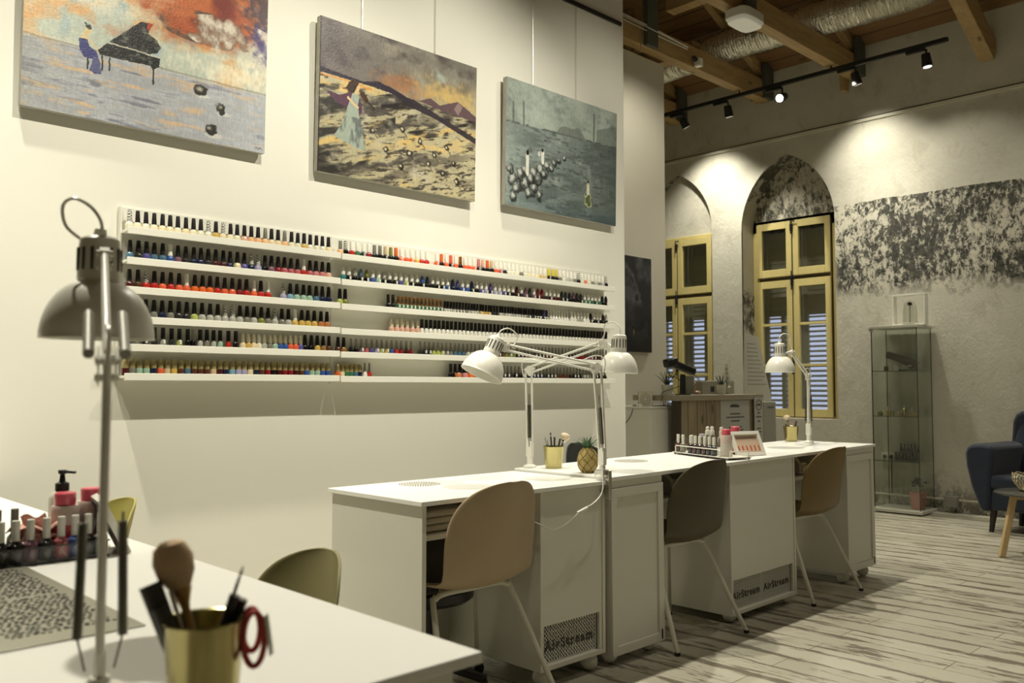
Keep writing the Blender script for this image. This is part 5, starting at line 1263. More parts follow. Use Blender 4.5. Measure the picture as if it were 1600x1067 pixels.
# ---- desk B things
GC = (-2.700, 2.885, bz(2.885)+0.0003)
cup('small gold cup with makeup brushes beside the pineapple', GC, 0.036, 0.046, 0.098)
for k, (r, f, h, rr, lab) in enumerate(((-0.040, 0.0, 0.135, 0.0030, 'silver slim tool leaning left in the small gold cup'), (-0.030, -0.01, 0.125, 0.0028, 'second silver tool leaning left in the small gold cup'), (-0.012, 0.01, 0.140, 0.004, 'dark brush standing upright in the small gold cup'), (0.004, -0.008, 0.138, 0.0045, 'wide dark-tipped pen, middle of the small gold cup'), (0.030, 0.008, 0.130, 0.0045, 'dark pen leaning right in the small gold cup'))):
    stick('makeup_tool', lab, 'tool', cp(GC, r*0.2, f, 0.006), cp(GC, r, f, h), rr, STEEL if k < 2 else HANDG, (0.006, 0.02, HANDG, 'point') if k == 2 else None)
stick('powder_brush', 'round pale powder brush in the small gold cup', 'brush', cp(GC, 0.0, 0.0, 0.006), cp(GC, 0.042, 0.0, 0.112), 0.004, HANDG, (0.022, 0.045, HAIRP, 'round'))
def pineapple(loc, label):
    t = thing('pineapple', label, 'pineapple', loc)
    b = MB(); n = 22; prof = []
    for k in range(23):
        a = k/22; r = 0.045*(sin(pi*(0.10+a*0.83))**0.55); z = a*0.105
        prof.append((r, z))
    b.lathe([(0, 0)]+prof+[(0, 0.106)], 30, cap=False)
    body = b.build('fruit_body', mat('pineapple_skin', (0.36, 0.27, 0.085), 0.7, var=0.35, scale=60, bump=0.5, bscale=90), t)
    b = MB()
    for s_ in (-1, 1):
        for q in range(7):
            a0 = 2*pi*q/7; pts = []
            for k in range(13):
                f = k/12; r = 0.0455*(sin(pi*(0.10+f*0.83))**0.55); a = a0+s_*f*2.2; pts.append((r*cos(a), r*sin(a), f*0.105))
            b.tube(pts, 0.0011, 5)
    b.build('skin_grooves', mat('pineapple_groove', (0.08, 0.055, 0.02), 0.8), body)
    leafm = mat('pineapple_leaf', (0.045, 0.11, 0.045), 0.5, var=0.3)
    rnd = random.Random(2)
    for k in range(22):
        a = k*2.4; tilt = 0.12+0.035*k; L_ = 0.075-0.0013*k
        d = Vector((cos(a), sin(a), 0)); b = MB(); w_ = Vector((-sin(a), cos(a), 0))
        prev = None; vs_ = []
        for i in range(6):
            f = i/5; p = Vector((0, 0, 0.100))+d*(0.008+L_*f*sin(tilt)*(0.6+f))+Vector((0, 0, L_*f*cos(tilt)*(1-0.25*f)))
            ww = 0.0062*(1-f)**0.8+0.0003; vs_.append((b.bm.verts.new(p-w_*ww), b.bm.verts.new(p+w_*ww)))
        for q, r in zip(vs_, vs_[1:]): b.bm.faces.new((q[0], q[1], r[1], r[0]))
        o = b.build('leaf', leafm, t); md = o.modifiers.new('s', 'SOLIDIFY'); md.thickness = 0.0012
pineapple((-2.462, 2.842, bz(2.842)+0.0003), 'small pineapple with green crown between the two crossed lamps')
# wire rack with bottles
RX = Vector((0.937, -0.349, 0)); RY = Vector((0.349, 0.937, 0)); RO = Vector((-2.755, 3.862, bz(3.80)+0.001))
rk = thing('wire_tray', 'white wire tray of bottles on the long desk', 'tray', RO, math.atan2(-0.349, 0.937))
MB().box(0, 0.46, 0, 0.15, 0.008, 0.012).build('tray_base', METW, rk, bevel=0.001)
MB().box(0.005, 0.455, 0.004, 0.146, 0.004, 0.0078).build('tray_shadow', BLACK, rk)  # black plate put in as the shadow beneath the tray
for (x, y) in ((0.01, 0.01), (0.45, 0.01), (0.01, 0.14), (0.45, 0.14)): MB().sphere((x, y, 0.004), 0.005, 8).build('foot', METW, rk)
MB().tube([(0.03, 0.0, 0.012), (0.03, 0.0, 0.042), (0.035, 0.0, 0.046), (0.40, 0.0, 0.046), (0.405, 0.0, 0.042), (0.405, 0.0, 0.012)], 0.0028, 8).build('front_rail', METW, rk)
MB().tube([(0.46, 0.02, 0.012), (0.46, 0.02, 0.04), (0.46, 0.13, 0.04), (0.46, 0.13, 0.012)], 0.0028, 8).build('side_rail', METW, rk)
MB().tube(smooth_path([(0.0, 0.02, 0.012), (-0.004, 0.02, 0.06), (0.0, 0.05, 0.085), (0.0, 0.13, 0.06), (0.0, 0.13, 0.012)], 4), 0.0028, 8).build('end_rail', BLACKM, rk)
def rp(x, y, z=0.0125): return RO+RX*x+RY*y+Vector((0, 0, z))
cols = ['brown', 'grey', 'maroon', 'black', 'maroon', 'black', 'maroon', 'black', 'charcoal']
for k, (x, y) in enumerate(((0.018, 0.025), (0.062, 0.025), (0.098, 0.055), (0.135, 0.022), (0.175, 0.022), (0.213, 0.022), (0.255, 0.022), (0.292, 0.022), (0.330, 0.022))):
    tall_bottle(rp(x, y), pol(cols[k]), '%s bottle from the left in the white wire tray' % ['first, brown', 'second, grey', 'third, maroon set back', 'fourth, black', 'fifth, maroon', 'sixth, black', 'seventh, maroon', 'eighth, black', 'ninth, charcoal'][k], 'bottles in the white wire tray', h=0.050, ch=0.040, r=0.0165)
for k, (x, y, h) in enumerate(((0.14, 0.09, 0.085), (0.20, 0.08, 0.098), (0.245, 0.075, 0.10), (0.315, 0.08, 0.10))):
    t = thing('spray_bottle', '%s in the white wire tray' % ['short clear jar-like bottle at the back', 'clear bottle with pointed nozzle', 'clear spray bottle with white head, middle', 'clear spray bottle with white head, rightmost'][k], 'bottle', rp(x, y), group='clear bottles in the white wire tray')
    MB().lathe([(0.019, 0), (0.021, 0.004), (0.021, h*0.80), (0.013, h*0.97), (0.010, h)], 18).build('bottle_body', GLASSB, t)
    if k: MB().lathe([(0.0125, h), (0.0125, h+0.018), (0.009, h+0.020), (0.009, h+0.036), (0.006 if k > 1 else 0.002, h+0.040), (0, h+0.0405)], 14).build('spray_head', CAPW, t)
    else: MB().lathe([(0.016, h), (0.016, h+0.012), (0, h+0.013)], 16).build('lid', mat('lilac_lid', (0.5, 0.48, 0.52), 0.4), t)
remover(rp(0.385, 0.055), 'milky remover bottle with pink cap in the white wire tray', 0.98, False, None)
remover((-2.505, 4.075, bz(4.075)+0.0003), 'red remover bottle with pink cap behind the sample frame', 1.06, True, None)
display('display_frame', 'white colour-sample frame with red nail swatches on the long desk', (-2.372, 4.005, bz(4.0)+0.0003), radians(76), 0.200, 0.132, radians(24), METW, mat('peach_card', (0.62, 0.46, 0.33), 0.6))
# far cup
FC = (-2.755, 5.13, bz(5.13)+0.0003)
cup('gold-green metal cup with brush beside the far work lamp', FC, 0.036, 0.046, 0.095)
stick('powder_brush', 'round pale brush in the far metal cup', 'brush', cp(FC, 0, 0, 0.006), cp(FC, -0.020, 0, 0.118), 0.004, GOLD, (0.021, 0.045, HAIRP, 'round'))
stick('makeup_tool', 'dark tool beside the round brush, far metal cup', 'tool', cp(FC, 0, 0.01, 0.006), cp(FC, -0.034, 0, 0.110), 0.004, HANDG)
stick('makeup_tool', 'rosy slim tool leaning right in the far metal cup', 'tool', cp(FC, 0, 0.01, 0.006), cp(FC, 0.030, 0, 0.135), 0.004, mat('rosy_tool', (0.5, 0.25, 0.2), 0.4))
stick('makeup_tool', 'dark slim tool leaning right in the far metal cup', 'tool', cp(FC, 0.004, -0.01, 0.006), cp(FC, 0.036, 0, 0.125), 0.004, HANDG)

# ------------------------------------------------------------------ reception corner
t = thing('storage_cabinet', 'plain white low cabinet at the end of the partition', 'cabinet', (-4.475, 5.98, 0))
MB().box(-0.215, 0.225, -0.31, 0.31, 0.0, 0.945).build('carcass', DESKP, t, bevel=0.002)
MB().box(-0.22, 0.230, -0.315, 0.315, 0.946, 0.964).build('top_board', DESKP, t, bevel=0.002)
t = thing('reception_counter', 'rustic wooden reception counter with grey-brown top slab', 'counter', (-4.35, 6.49, 0))
MB().box(0.215, 0.240, -0.60, 0.60, 0.0, 1.008).build('plank_front', RUSTIC, t)
MB().box(-0.22, 0.255, -0.640, 0.645, 1.009, 1.054).build('top_slab', SLABW, t, bevel=0.003)
MB().box(0.17, 0.236, -0.636, -0.602, 0.0, 1.008).build('corner_post', mat('dark_post', (0.045, 0.03, 0.02), 0.6), t)
MB().box(-0.20, 0.214, 0.56, 0.60, 0.0, 1.008).build('end_panel', SLABW, t)
PAPER = mat('notice_paper', (0.42, 0.415, 0.38), 0.7); INK = mat('notice_ink', (0.05, 0.05, 0.05), 0.7)
for (y0, y1, z0, z1, lab, kind) in ((6.455, 6.915, 0.645, 1.005, 'larger printed notice with a dark logo bar on the counter front', 0), (6.965, 7.115, 0.60, 1.03, 'narrow printed notice with a round emblem on the counter front', 1)):
    t = thing('printed_notice', lab, 'notice', (-4.109, (y0+y1)/2, z0)); w_ = (y1-y0); h_ = z1-z0
    if kind: t.location.x = -4.090
    MB().box(0, 0.002, -w_/2, w_/2, 0, h_).build('sheet', PAPER, t)
    b = MB(); rnd = random.Random(kind)
    if kind == 0:
        pts = [(-0.08, 0.86), (-0.06, 0.90), (0.03, 0.905), (0.045, 0.885), (0.08, 0.88), (0.075, 0.83), (-0.07, 0.835)]
        m = Matrix(((0, 0, 1, 0), (1, 0, 0, 0), (0, 1, 0, 0), (0, 0, 0, 1)))
        b.prism([(p*0.95-0.01, q*h_) for p, q in pts], 0.002, 0.0028, m)
    else:
        b.tube([(0.0025, 0.045*cos(a), h_*0.84+0.045*sin(a)) for a in [2*pi*k/24 for k in range(24)]], 0.0035, 6, closed=True)
        b.box(0.002, 0.0028, -0.025, 0.025, h_*0.82, h_*0.86)
    b.build('emblem', INK, t)
    rows = [(0.66, .35), (0.58, .62), (0.49, .30), (0.34, .45), (0.27, .55), (0.18, .25)]
    b = MB()
    for q, wd in rows:
        x = -w_*wd/2
        while x < w_*wd/2-0.004:
            l = rnd.uniform(.010, .030); l = min(l, w_*wd/2-x); b.box(0.002, 0.0026, x, x+l*0.86, h_*q, h_*q+0.011); x += l
    b.build('printed_lines', INK, t)
# grey stand with leaning board
t = thing('grey_stand', 'grey metal stand with a slanted board right of the counter', 'stand', (-4.22, 7.26, 0)); GREYM = mat('grey_stand_paint', (0.33, 0.325, 0.27), 0.5)
MB().box(-0.12, 0.12, -0.115, 0.10, 0.0, 0.985).build('body', GREYM, t, bevel=0.003)
b = MB(); mxx = Matrix(((0, 0, 1, 0), (1, 0, 0, 0), (0, 1, 0, 0), (0, 0, 0, 1)))
b.prism([(-0.38, 1.06), (-0.115, 1.06), (-0.115, 0.99), (0.10, 0.99), (-0.13, 1.57), (-0.36, 1.60)], 0.075, 0.083, mxx)
bd = b.build('slanted_board', mat('translucent_board', (0.58, 0.57, 0.50), 0.35), t)
b = MB()
for k in range(11): b.box(0.0835, 0.0842, -0.32, -0.17+0.018*k*(1 if k % 3 else .6), 1.50-0.036*k, 1.508-0.036*k)
b.build('faint_lines', mat('faint_print', (0.33, 0.32, 0.27), 0.6), bd)
b = MB(); b.box(0.121, 0.122, -0.05, 0.06, 0.925, 0.945); b.build('small_sign', mat('sign_print', (0.14, 0.15, 0.12), 0.6), t)
# white board behind the counter under the left window
t = thing('floor_screen', 'white panel standing below the left window behind the counter', 'panel', (-4.80, 7.45, 0))
MB().box(-0.25, 0.22, -0.01, 0.01, 0.0, 1.18).build('panel', mat('panel_white', (0.56, 0.55, 0.47), 0.6), t, bevel=0.002)
MB().box(-0.25, 0.22, -0.03, 0.15, 0.0, 0.02).build('foot', GREYM, t)
# barcode scanner
t = thing('desk_scanner', 'black angled scanner on a stand on the reception counter', 'scanner', (-4.22, 6.07, 1.0545))
MB().cyl((0, 0, 0), (0, 0, 0.008), 0.065, n=24).build('base_plate', BLACK, t)
MB().lathe([(0.030, 0.008), (0.027, 0.03), (0.024, 0.15), (0.018, 0.17)], 16).build('stand', BLACK, t)
b = MB(); b.beam((-0.06, -0.115, 0.275), (0.055, 0.085, 0.185), 0.080, 0.058); b.build('scanner_body', BLACK, t, bevel=0.012)
b = MB(); b.beam((-0.075, -0.14, 0.255), (-0.025, -0.05, 0.275), 0.095, 0.070); b.build('scanner_head', BLACK, t, bevel=0.014)
MB().box(-0.03, -0.005, -0.13, -0.07, 0.287, 0.289).build('maker_strip', mat('pale_strip', (0.4, 0.4, 0.38), 0.5), t)
MB().tube([(0.05, 0.07, 0.17), (0.075, 0.115, 0.12), (0.085, 0.125, 0.115), (0.082, 0.11, 0.135), (0.06, 0.08, 0.165)], 0.004, 6).build('wire_loop', STEEL, t)
MB().tube(smooth_path([(-0.07, -0.13, 0.24), (-0.05, -0.12, 0.17), (0.0, -0.06, 0.13), (0.01, -0.04, 0.08), (-0.06, -0.20, 0.02), (-0.03, -0.24, -0.02), (0.0, -0.30, -0.055)], 8), 0.003, 6).build('cable', BLACK, t)
# plants
def spiky(label, loc, r, h, n, L_, wide=0.006, stand=False):
    t = thing('potted_succulent', label, 'plant', loc)
    z0 = 0.0
    if stand:
        z0 = 0.085; b = MB()
        for a in (0.3, 2.4, 4.5): b.cyl((r*0.9*cos(a), r*0.9*sin(a), z0+0.01), (r*1.0*cos(a+0.2), r*1.0*sin(a+0.2), 0.0), 0.003, n=6)
        b.build('wire_stand', BLACKM, t)
    MB().lathe([(0, z0), (r*0.78, z0), (r*0.80, z0+0.003), (r, z0+h), (r*0.93, z0+h), (r*0.88, z0+h-0.01), (0, z0+h-0.012)], 24, cap=False).build('pot', mat('white_pot', (0.60, 0.59, 0.51), 0.5), t)
    lm = mat('dark_succulent', (0.035, 0.055, 0.035), 0.5, var=0.3)
    for k in range(n):
        a = k*2.4; tl = 0.15+0.75*k/n; d = Vector((cos(a), sin(a), 0)); w_ = Vector((-sin(a), cos(a), 0)); b = MB(); vv_ = []
        for i in range(6):
            f = i/5; p = Vector((0, 0, z0+h-0.012))+d*(0.006+L_*f*sin(tl)*(.7+.4*f))+Vector((0, 0, L_*f*cos(tl))); ww = wide*(1-f)**0.7+0.0004
            vv_.append((b.bm.verts.new(p-w_*ww), b.bm.verts.new(p+w_*ww)))
        for q, r_ in zip(vv_, vv_[1:]): b.bm.faces.new((q[0], q[1], r_[1], r_[0]))
        o = b.build('leaf', lm, t); md = o.modifiers.new('s', 'SOLIDIFY'); md.thickness = 0.002
spiky('spiky succulent in white pot on a wire stand by the scanner', (-4.34, 6.02, 0.9645), 0.052, 0.088, 16, 0.13, 0.006, True)
spiky('small spiky succulent in a white pot on the counter\'s right half', (-3.985+0.0-0.22, 6.62, 1.0545), 0.042, 0.085, 14, 0.10, 0.006)
t = thing('greeting_card', 'cream card with round ornament standing on the white cabinet', 'card', (-4.40, 5.80, 0.9645), radians(40))
MB().box(-0.058, 0.058, -0.02, 0.02, 0.0, 0.115).build('card_box', mat('gold_card_edge', (0.22, 0.16, 0.07), 0.6), t)
MB().box(-0.056, 0.056, -0.0215, -0.0205, 0.002, 0.113).build('card_face', mat('card_cream', (0.62, 0.58, 0.47), 0.7), t)
b = MB()
for rr, nn in ((0.020, 10), (0.034, 14), (0.046, 18)):
    b.tube([(rr*cos(2*pi*k/24)*0.9, -0.0218, 0.057+rr*sin(2*pi*k/24)) for k in range(24)], 0.0012, 5, closed=True)
    for k in range(nn): a = 2*pi*k/nn; b.sphere((rr*cos(a)*0.9, -0.0222, 0.057+rr*sin(a)), 0.003, 6)
b.build('ornament', mat('card_ornament', (0.30, 0.25, 0.16), 0.6), t)
t = thing('flamingo_figurine', 'small rosy flamingo figurine beside the scanner', 'figurine', (-4.19, 6.24, 1.0545)); FM = mat('rose_gold', (0.45, 0.30, 0.22), 0.35, 0.3)
MB().sphere((0, 0, 0.018), 0.024, 14, (0.8, 1.7, 0.7)).build('body', FM, t)
MB().tube(smooth_path([(0, -0.030, 0.02), (0, -0.045, 0.045), (0, -0.030, 0.065), (0, -0.018, 0.085), (0, -0.032, 0.10), (0, -0.048, 0.090), (0, -0.052, 0.078)], 6), 0.005, 8).build('neck', FM, t)
t = thing('desk_organiser', 'low grey compartment organiser behind the small succulent', 'organiser', (-4.42, 6.78, 1.0545))
MB().box(-0.05, 0.05, -0.20, 0.16, 0, 0.115).build('box', mat('taupe_box', (0.26, 0.245, 0.20), 0.5), t, bevel=0.003)
for yy in (-0.04, 0.09): MB().box(0.0502, 0.0515, yy-0.03, yy+0.03, 0.02, 0.07).build('opening', DARK, t)
t = thing('glass_tree', 'clear glass tree ornament on the reception counter', 'ornament', (-4.30, 6.86, 1.0545))
b = MB()
for k, (r, z) in enumerate(((0.055, 0.06), (0.047, 0.10), (0.038, 0.14), (0.028, 0.18), (0.016, 0.215))): b.lathe([(r, z), (r*0.93, z+0.004), (0.012, z+0.055)], 20, cap=False)
b.build('cone_tiers', GLASSB, t); MB().cyl((0, 0, 0), (0, 0, 0.27), 0.010, 0.002).build('stem', GLASSB, t); MB().cyl((0, 0, 0), (0, 0, 0.012), 0.04, n=20).build('foot', GLASSB, t)
t = thing('white_adapter', 'small white adapter with black wire on the cabinet edge', 'adapter', (-4.42, 5.72, 0.9645))
MB().box(-0.04, 0.04, -0.02, 0.02, 0, 0.014).build('body', METW, t, bevel=0.004)
MB().tube(smooth_path([(0.0, -0.02, 0.006), (0.0, -0.045, 0.004), (-0.03, -0.052, -0.08), (-0.10, -0.052, -0.16)], 8), 0.003, 6).build('wire', BLACK, t)

# ------------------------------------------------------------------ glass display cabinet
GX0, GX1, GY0, GY1 = -3.455, -3.015, 7.875, 8.235
t = thing('glass_cabinet', 'tall glass display cabinet with white top and base', 'cabinet', ((GX0+GX1)/2, (GY0+GY1)/2, 0)); og = ((GX0+GX1)/2, (GY0+GY1)/2, 0)
WB = mat('cabinet_white', (0.62, 0.61, 0.53), 0.4)
wb(MB().box(GX0, GX1, GY0, GY1, 0.012, 0.04), 'base', WB, t, og, 0.002); wb(MB().box(GX0+0.03, GX1-0.03, GY0+0.03, GY1-0.03, 0.0, 0.012), 'plinth', BLACK, t, og)
wb(MB().box(GX0, GX1, GY0, GY1, 1.645, 1.668), 'top', WB, t, og, 0.002)
i_ = 0.018
EDGE = mat('glass_edge', (0.035, 0.05, 0.035), 0.2)
for nm, bx in (('side_glass', (GX0+i_, GX0+i_+0.004, GY0+i_, GY1-i_)), ('side_glass', (GX1-i_-0.004, GX1-i_, GY0+i_, GY1-i_)), ('back_glass', (GX0+i_+.004, GX1-i_-.004, GY1-i_-0.004, GY1-i_)), ('glass_door', (GX0+i_+.004, GX1-i_-.004, GY0+i_, GY0+i_+0.004))):
    g = wb(MB().box(*bx, 0.041, 1.644), nm, GLASSC, t, og)
    x0, x1, y0, y1 = bx; horiz = (x1-x0) > (y1-y0); e = MB()
    if horiz: e.box(x0-0.003, x0+0.002, y0-0.001, y1+0.001, 0.041, 1.644); e.box(x1-0.002, x1+0.003, y0-0.001, y1+0.001, 0.041, 1.644)
    else: e.box(x0-0.001, x1+0.001, y0-0.003, y0+0.002, 0.041, 1.644)
    wb(e, 'glass_edge', EDGE, g, og)
for z in (0.46, 0.857, 1.261):
    wb(MB().box(GX0+0.024, GX1-0.024, GY0+0.024, GY1-0.024, z-0.003, z+0.003), 'glass_shelf', GLASSC, t, og)
    wb(MB().box(GX0+0.024, GX1-0.024, GY0+0.0225, GY0+0.0238, z-0.003, z+0.003), 'shelf_edge', EDGE, t, og)
wb(MB().box(GX0+0.005, GX0+0.03, GY0+0.008, GY0+0.03, 1.62, 1.644), 'hinge', STEEL, t, og)
t = thing('dark_tube', 'dark brown tube leaning on the upper cabinet shelf', 'tube', (-3.22, 8.03, 1.2645))
b = MB(); b.cyl((-0.13, 0, 0.15), (0.15, 0.0, 0.045), 0.030, 0.042, 18); b.build('tube', mat('dark_brown_leather', (0.06, 0.04, 0.022), 0.6), t); MB().box(-0.02, 0.16, -0.03, 0.03, 0, 0.012).build('support', BLACK, t)
for k, (x, hh, cm_, lab) in enumerate(((-3.33, .05, 'black', 'small dark jar left on the upper cabinet shelf'), (-3.24, .06, 'white', 'small pale jar, middle of the upper cabinet shelf'), (-3.12, .05, 'black', 'small dark jar right under the leaning tube'))):
    t = thing('cosmetic_jar', lab, 'jar', (x, 7.95, 1.2645)); MB().lathe([(0.018, 0), (0.02, 0.004), (0.02, hh*.7), (0.016, hh*.75)], 14).build('jar_body', mat('jar_'+cm_, (0.05, 0.05, 0.045) if cm_ == 'black' else (.55, .54, .48), 0.3), t); MB().cyl((0, 0, hh*.75), (0, 0, hh), 0.017, n=14).build('lid', STEEL, t)
lbl = ['wide amber jar', 'slim gold bottle', 'round perfume flask', 'square gold flask', 'tall clear flask', 'stacked gold tin', 'small pale box']
for k in range(7):
    x = GX0+0.055+k*0.054; t = thing('perfume_bottle', '%s on the middle cabinet shelf' % lbl[k], 'bottle', (x, 7.97+0.03*(k % 2), 0.8605), group='perfumes on the middle cabinet shelf')
    h = (0.05, 0.085, 0.06, 0.055, 0.10, 0.085, 0.055)[k]; r = (0.022, 0.012, 0.02, 0.019, 0.015, 0.022, 0.018)[k]
    MB().lathe([(r*.9, 0), (r, 0.004), (r, h*0.6), (r*0.4, h*0.7)], 14).build('bottle_body', GOLD if k % 2 == 0 else mat('amber_glass', (0.45, 0.35, 0.18), 0.15), t); MB().lathe([(r*.38, h*.7), (r*.42, h*.98), (0, h)], 12).build('stopper', STEEL, t)
k = 0
for row in range(2):
    for i in range(7):
        if row == 1 and i == 0: continue
        t = thing('dark_polish_bottle', 'small black bottle, %s from left, %s row, lower cabinet shelf' % (ordn(i+1), ['front', 'raised back'][row]), 'bottle', (-3.275+i*0.030, 7.99+row*0.045, 0.4635+row*0.075), group='black bottles on the lower cabinet shelf')
        MB().lathe([(0.011, 0), (0.0125, 0.003), (0.0125, 0.03), (0.008, 0.038)], 12).build('bottle_body', pm('black'), t); MB().cyl((0, 0, 0.038), (0, 0, 0.075), 0.007, n=10).build('cap', cm('black'), t)
tag(MB().box(-3.30, -3.06, 8.01, 8.065, 0.4635, 0.5375).build('acrylic_riser', GLASSB), 'clear riser under the back row of black bottles', 'riser')
t = thing('potted_plant', 'dark leafy plant in a pink pot on the cabinet floor', 'plant', (-3.105, 8.03, 0.0405))
MB().lathe([(0, 0), (0.055, 0), (0.072, 0.13), (0.074, 0.15), (0.066, 0.15), (0, 0.14)], 24, cap=False).build('pot', mat('pink_pot', (0.50, 0.22, 0.20), 0.6), t)
lm = mat('dark_leaf', (0.025, 0.05, 0.03), 0.5); rnd = random.Random(12)
for k in range(34):
    a = rnd.uniform(0, 6.28); e = rnd.uniform(0.1, 1.2); rr = rnd.uniform(.03, .075); c = Vector((cos(a)*sin(e), sin(a)*sin(e), cos(e)*1.5))*rr+Vector((0, 0, 0.17))
    b = MB(); b.sphere((0, 0, 0), 0.020, 8, (1, 0.7, 0.22)); o = b.build('leaf', lm, t); o.location = c; o.rotation_euler = (rnd.uniform(-.8, .8), rnd.uniform(-.8, .8), a)
# framed rose under glass on top
t = thing('shadow_box', 'white square shadow box with a rose under glass, on the cabinet', 'frame', (-3.135, 8.02, 1.6685)); b = MB()
for bx in ((-0.145, 0.145, 0, 0.014), (-0.145, 0.145, 0.266, 0.28), (-0.145, -0.131, 0.014, 0.266), (0.131, 0.145, 0.014, 0.266)): b.box(bx[0], bx[1], -0.035, 0.035, bx[2], bx[3])
b.build('frame', mat('bright_white_frame', (0.85, 0.84, 0.76), 0.4), t, bevel=0.002)
MB().lathe([(0.060, 0.016), (0.062, 0.10), (0.055, 0.17), (0.035, 0.215), (0.0, 0.235)], 24, cap=False).build('glass_dome', GLASSB, t)
rs_ = MB().sphere((0, 0, 0.195), 0.022, 12, (1, 1, .8)).build('rose_bloom', mat('dark_rose', (0.03, 0.015, 0.02), 0.6), t); MB().cyl((0, 0, 0.02), (0, 0, 0.19), 0.0025, n=6).build('rose_stem', BLACK, rs_)
MB().cyl((0, 0, 0.0145), (0, 0, 0.024), 0.064, n=24).build('dome_base', WB, t)
# pipe, junction box, sockets on the old wall
tag(MB().cyl((-4.2, 8.222, 0.125), (-1.2, 8.222, 0.125), 0.012, n=10).build('wall_pipe', mat('pale_pipe', (0.50, 0.47, 0.37), 0.5)), 'pale conduit pipe along the foot of the old wall', 'pipe')
t = thing('junction_box', 'grey junction box on the pipe beside the glass cabinet', 'box', (-2.885, 8.20, 0.065)); MB().box(-0.055, 0.055, -0.03, 0.045, 0, 0.095).build('box', mat('box_grey', (0.28, 0.27, 0.23), 0.6), t, bevel=0.004)
MB().box(-0.05, 0.05, -0.033, -0.030, 0.005, 0.09).build('lid', mat('box_grey', (0.28, 0.27, 0.23), 0.6), t)
t = thing('wall_socket', 'white double wall socket behind the glass cabinet', 'socket', (-3.45, 8.238, 0.435)); MB().box(-0.065, 0.065, -0.003, 0.008, 0, 0.075).build('plate', METW, t, bevel=0.002)
for x in (-0.03, 0.03): MB().cyl((x, -0.0035, 0.0375), (x, -0.003, 0.0375), 0.018, n=16).build('outlet', DARK, t)
t = thing('cable_conduit', 'thin vertical conduit behind the glass cabinet', 'conduit', (-3.42, 8.236, 0.14)); MB().cyl((0, 0, 0), (0, 0, 0.29), 0.006, n=8).build('conduit', BLACKM, t)

# ------------------------------------------------------------------ armchair
VELVET = mat('navy_velvet', (0.004, 0.009, 0.026), 0.75, var=0.25, scale=8, bump=0.15, bscale=120)
VELVET.node_tree.nodes['Principled BSDF'].inputs['Sheen Weight'].default_value = 0.2
AC = (-1.98, 7.66, 0)
t = thing('armchair', 'navy blue velvet armchair with tufted back', 'armchair', AC, radians(-8))
def soft(mb, name, parent, lv=2, m=VELVET):
    o = mb.build(name, m, parent); md = o.modifiers.new('b', 'BEVEL'); md.width = 0.03; md.segments = 3; md.limit_method = 'ANGLE'; md.angle_limit = radians(30)
    return o
b = MB(); b.box(-0.34, 0.34, -0.30, 0.26, 0.17, 0.33); soft(b, 'seat_base', t)
b = MB(); b.box(-0.30, 0.30, -0.32, 0.20, 0.332, 0.44); soft(b, 'seat_cushion', t)
for s_ in (-1, 1):
    # arm: front outline swelling outwards at the top
    pr = [(0.30, 0.16), (0.37, 0.16), (0.44, 0.34), (0.475, 0.50), (0.482, 0.60), (0.465, 0.655), (0.42, 0.675), (0.34, 0.68), (0.27, 0.665), (0.26, 0.60), (0.28, 0.45)]
    pr = [(x*s_, z) for x, z in pr]
    m = Matrix(((1, 0, 0, 0), (0, 0, 1, 0), (0, 1, 0, 0), (0, 0, 0, 1)))
    b = MB(); b.prism(pr, -0.33, 0.28, m); soft(b, 'armrest', t)
b = MB()
def bk(u, v):
    a = (u-0.5)*2; z = 0.40+v*0.53; w_ = 0.385-0.03*v
    top = 1.0
    tuft = 0.0
    for (tu, tv) in ((0.25, .72), (0.5, .72), (.75, .72), (.375, .45), (.625, .45)):
        tuft += 0.028*math.exp(-(((u-tu)/.06)**2+((v-tv)/.10)**2))
    edge = max(abs(a)**8, (max(0, v-0.85)/0.15)**3 if v > 0.85 else 0)
    return Vector((a*w_, 0.14+0.10*v+0.05*a*a*-0.4+tuft+0.07*min(1, edge), z-0.03*(abs(a)**6)*(v > 0.9)))
b.quadgrid(bk, 44, 36); o = b.build('backrest_front', VELVET, t)
b = MB(); prb = [(-0.385, 0.30), (0.385, 0.30), (0.385, 0.55), (0.36, 0.84), (0.335, 0.90), (0.29, 0.925), (-0.29, 0.925), (-0.335, 0.90), (-0.36, 0.84), (-0.385, 0.55)]
b.prism(prb, 0.215, 0.33, Matrix(((1, 0, 0, 0), (0, 0, 1, 0), (0, 1, 0, 0), (0, 0, 0, 1)))); soft(b, 'backrest', t)
for (tu, tv) in ((-0.5, .72), (0, .72), (.5, .72), (-.25, .45), (.25, .45)): MB().sphere((tu*0.36, 0.155+0.10*tv+0.018, 0.40+tv*.53), 0.012, 10).build('button', VELVET, t)
for x in (-0.30, 0.30):
    for y in (-0.25, 0.22): MB().cyl((x, y, 0.17), (x*1.06, y*1.06, 0.0), 0.026, 0.018, 12).build('leg', mat('dark_leg', (0.02, 0.016, 0.014), 0.5), t)
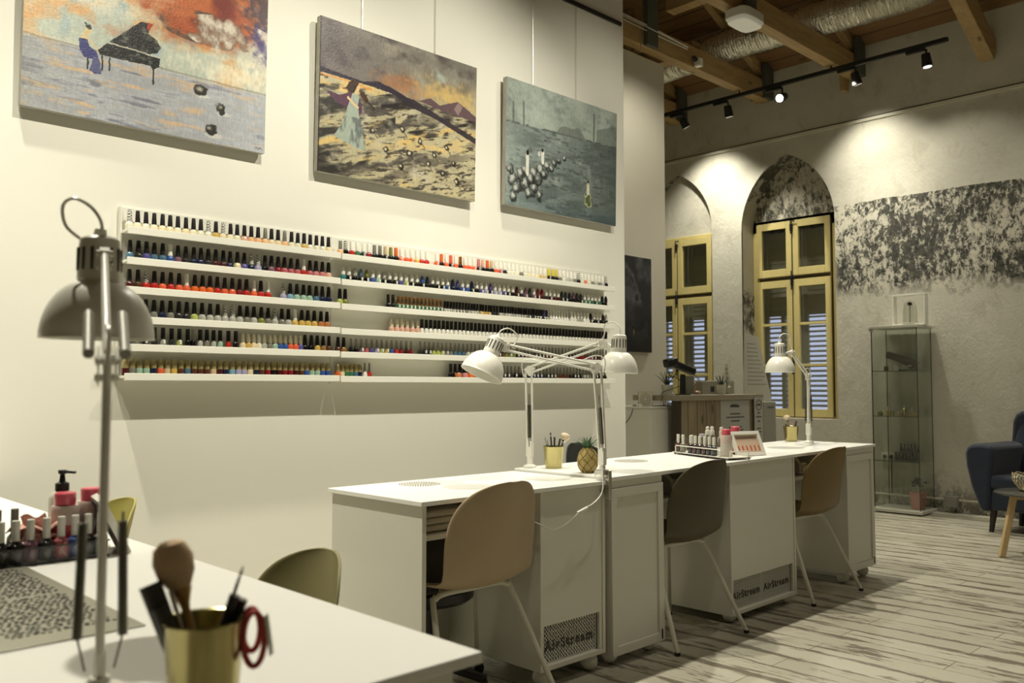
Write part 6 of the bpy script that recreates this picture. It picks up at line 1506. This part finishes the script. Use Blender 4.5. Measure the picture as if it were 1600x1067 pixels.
# coffee table and basket
t = thing('side_table', 'round dark-topped coffee table on splayed oak legs', 'table', (-1.72, 6.55, 0))
MB().lathe([(0, 0.412), (0.28, 0.412), (0.300, 0.418), (0.300, 0.424), (0.29, 0.428), (0, 0.428)], 40, cap=False).build('table_top', mat('dark_stone_top', (0.05, 0.05, 0.045), 0.25, var=0.4, scale=14), t)
b = MB(); b.beam((-0.20, 0, 0.395), (0.20, 0, 0.395), 0.05, 0.03); b.build('cross_rail', OAK, t); MB().beam((0, -0.20, 0.394), (0, -0.026, 0.394), 0.05, 0.03).build('cross_rail', OAK, t); MB().beam((0, 0.026, 0.394), (0, 0.20, 0.394), 0.05, 0.03).build('cross_rail', OAK, t)
for a in (0, pi/2, pi, 1.5*pi):
    d = Vector((cos(a), sin(a), 0)); MB().beam(d*0.19+Vector((0, 0, 0.408)), d*0.275+Vector((0, 0, 0.0)), 0.035, 0.045, up=(-d.y, d.x, 0.01)).build('leg', OAK, t, bevel=0.004)
t.rotation_euler = (0, 0, radians(215))
t = thing('wire_basket', 'woven pale wire basket on the coffee table', 'basket', (-1.78, 6.60, 0.4285))
BW = mat('basket_wire', (0.55, 0.48, 0.30), 0.4, 0.4); rnd = random.Random(8)
MB().lathe([(0, 0), (0.09, 0), (0.105, 0.01), (0.10, 0.014), (0, 0.010)], 30, cap=False).build('basket_floor', BW, t)
b = MB()
for k in range(30):
    a0 = 2*pi*k/30
    for s_ in (-1, 1):
        pts = []
        for i in range(8):
            f = i/7; r = 0.10+0.045*sin(f*pi/1.6); a = a0+s_*f*0.5; pts.append((r*cos(a), r*sin(a), 0.008+0.10*f))
        b.tube(pts, 0.0018, 4)
b.build('basket_weave', BW, t)
MB().tube([(0.142*cos(2*pi*k/36), 0.142*sin(2*pi*k/36), 0.110+0.006*sin(k*1.7)) for k in range(36)], 0.004, 6, closed=True).build('basket_rim', BW, t)
b = MB()
for k in range(16): a = rnd.uniform(0, 6.28); r = rnd.uniform(0, .085); b.sphere((r*cos(a), r*sin(a), rnd.uniform(.035, .10)), rnd.uniform(.014, .026), 8)
o = b.build('wrapped_sweets', mat('sweet_wrapper', (0.55, 0.52, 0.42), 0.4), t); o['kind'] = 'stuff'
